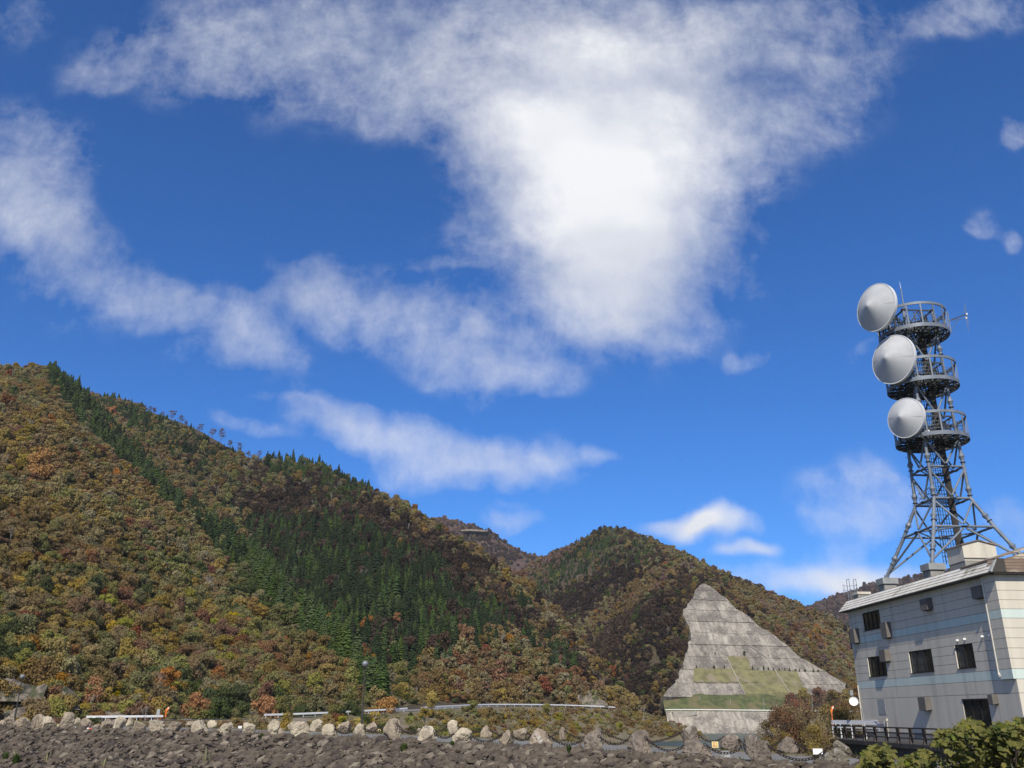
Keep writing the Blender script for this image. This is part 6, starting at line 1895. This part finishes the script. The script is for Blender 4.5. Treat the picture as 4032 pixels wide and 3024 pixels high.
# verge grass between the boulders: nobody could count it
r_ = np.random.default_rng(31); m = MB()
for k in range(5200):
    u = r_.uniform(10, len(crest) - 10); o_ = r_.choice((r_.normal(.55, .35), r_.normal(8.6, .7)))
    j = int(u); f = u - j
    p = (crest[j] * (1 - f) + crest[j + 1] * f) + cn[j] * o_
    dn = fbm(np.array([u / 4.0]), np.array([o_ / 2]), 9)[0]
    if dn < 0.0: continue
    h = r_.uniform(.08, .30) * (0.6 + dn); a = r_.uniform(0, 6.28)
    sd_ = np.array([math.cos(a), math.sin(a), 0]) * .035; tp_ = np.array([r_.normal(0, .08), r_.normal(0, .08), h])
    m.add([p - sd_, p + sd_, p + tp_], [(0, 1, 2)])
vg = m.build('verge_grass', leaf_mat('verge_leaf', (0.14, 0.13, 0.05), (0.09, 0.095, 0.035), scale=.5))
tag(vg, 'sparse dry grass on the verges of the crest road', 'grass', None, 'stuff')

# foreground bush with lobed leaves
def leaf_shape():
    """lobed leaf about 1 long lying in XY, tip along +Y, slightly folded"""
    half = [(.10, .0, .0), (.34, .10, .05), (.28, .30, .04), (.46, .46, .08), (.25, .58, .04), (.22, .78, .03)]
    V = [(0, -.02, 0)] + [(x, y, z) for x, y, z in half] + [(0, 1.0, -.06)] + [(-x, y, z) for x, y, z in half[::-1]] + [(0, .45, -.03)]
    n = len(V) - 1
    F = [(i, (i + 1) % n, n) for i in range(n)]
    return np.array(V), F
LVV, LFF = leaf_shape()
bush = thing('foreground_bush', at(3800, 3200, 13.5) * np.array([1, 1, 0]) + np.array([0, 0, -1.65]), 'yellow-green broad-leaved bush in the foreground at the lower right', 'bush')
TOPL = [(3360,3060),(3400,2975),(3430,2940),(3500,2925),(3540,2955),(3600,2960),(3650,2915),(3700,2880),(3760,2850),(3800,2838),(3845,2838),(3870,2860),(3910,2852),(3940,2835),(3990,2828),(4060,2815),(4150,2810),(4300,2830)]
xs_ = [q[0] for q in TOPL]; ys_ = [q[1] for q in TOPL]
r_ = np.random.default_rng(5)
org = np.array(bush.location)
leaves = []
for k in range(6400):
    x = r_.uniform(3370, 4260); D = 13.5 + r_.normal(0, .55) + (.5 if x < 3560 else 0)
    ty = np.interp(x, xs_, ys_) + 26 * fbm(np.array([x / 37.0]), np.array([1.3]), 2)[0]
    dep = r_.exponential(70) if r_.random() < .75 else r_.uniform(0, 240)
    y = ty + 12 + dep
    if y > 3160: continue
    # clumps along twigs: leave airy gaps
    if fbm(np.array([x / 42.0]), np.array([y / 30.0 + D]), 7, 2)[0] < -.16 and dep < 150: continue
    p = at(x, y, D)
    s = r_.uniform(.055, .108)
    nrm = np.array([r_.normal(0, .5), -.45 + r_.normal(0, .45), .75]); nrm /= np.linalg.norm(nrm)
    tip = np.array([r_.normal(0, .8), r_.normal(-.3, .6), -.35 + r_.normal(0, .35)]); tip -= nrm * (tip @ nrm); tip /= np.linalg.norm(tip)
    sx_ = np.cross(tip, nrm)
    Q = (LVV[:, :1] * sx_ + LVV[:, 1:2] * tip + LVV[:, 2:] * nrm) * s
    leaves.append((s, y < 3024 and x < 4032, p, Q))
vis = [q for q in leaves if q[1]]; vis.sort(key=lambda q: -q[0])
single = set(id(q) for q in vis[:300])
mm = MB()
for q in leaves:
    if id(q) in single:
        me = bpy.data.meshes.new('leaf'); me.from_pydata(q[3].tolist(), [], LFF); me.materials.append(LEAF['bush'])
        o = bpy.data.objects.new('leaf', me); col.objects.link(o); o.parent = bush; o.location = tuple(q[2] - org)
    else:
        mm.add(q[2] + q[3], LFF)
lv_ = mm.build('leaves', LEAF['bush'], bush); lv_['kind'] = 'stuff'
br = MB()
for k in range(46):
    x = r_.uniform(3450, 4200); ty = np.interp(x, xs_, ys_)
    t_ = at(x, ty + 20, 13.5 + r_.normal(0, .4)); b_ = org + np.array([r_.normal(0, .5), r_.normal(0, .25), 0])
    md = b_ * .45 + t_ * .55 + np.array([r_.normal(0, .1), 0, .1])
    br.tube([b_, md, t_], [.016, .011, .004], 5)
br.build('branches', M['bark'], bush)

# ================================================================ thin air between here and the far hills
hz = MB(); hz.hexa([(-9200, -9200, -17.5), (9200, -9200, -17.5), (9200, 9200, -17.5), (-9200, 9200, -17.5), (-9200, -9200, 560), (9200, -9200, 560), (9200, 9200, 560), (-9200, 9200, 560)])
mh = bpy.data.materials.new('thin_haze'); mh.use_nodes = True; mh.node_tree.nodes.clear()
Nh = NT(mh.node_tree)
pv = Nh.n('ShaderNodeVolumePrincipled'); oh = Nh.n('ShaderNodeOutputMaterial')
pv.inputs['Color'].default_value = (0.88, 0.88, 0.90, 1); pv.inputs['Density'].default_value = 0.00007; pv.inputs['Anisotropy'].default_value = 0.2
mh.node_tree.links.new(pv.outputs[0], oh.inputs['Volume'])
ho = hz.build('haze', mh); tag(ho, 'thin bluish haze over the valley', 'haze', None, 'stuff')
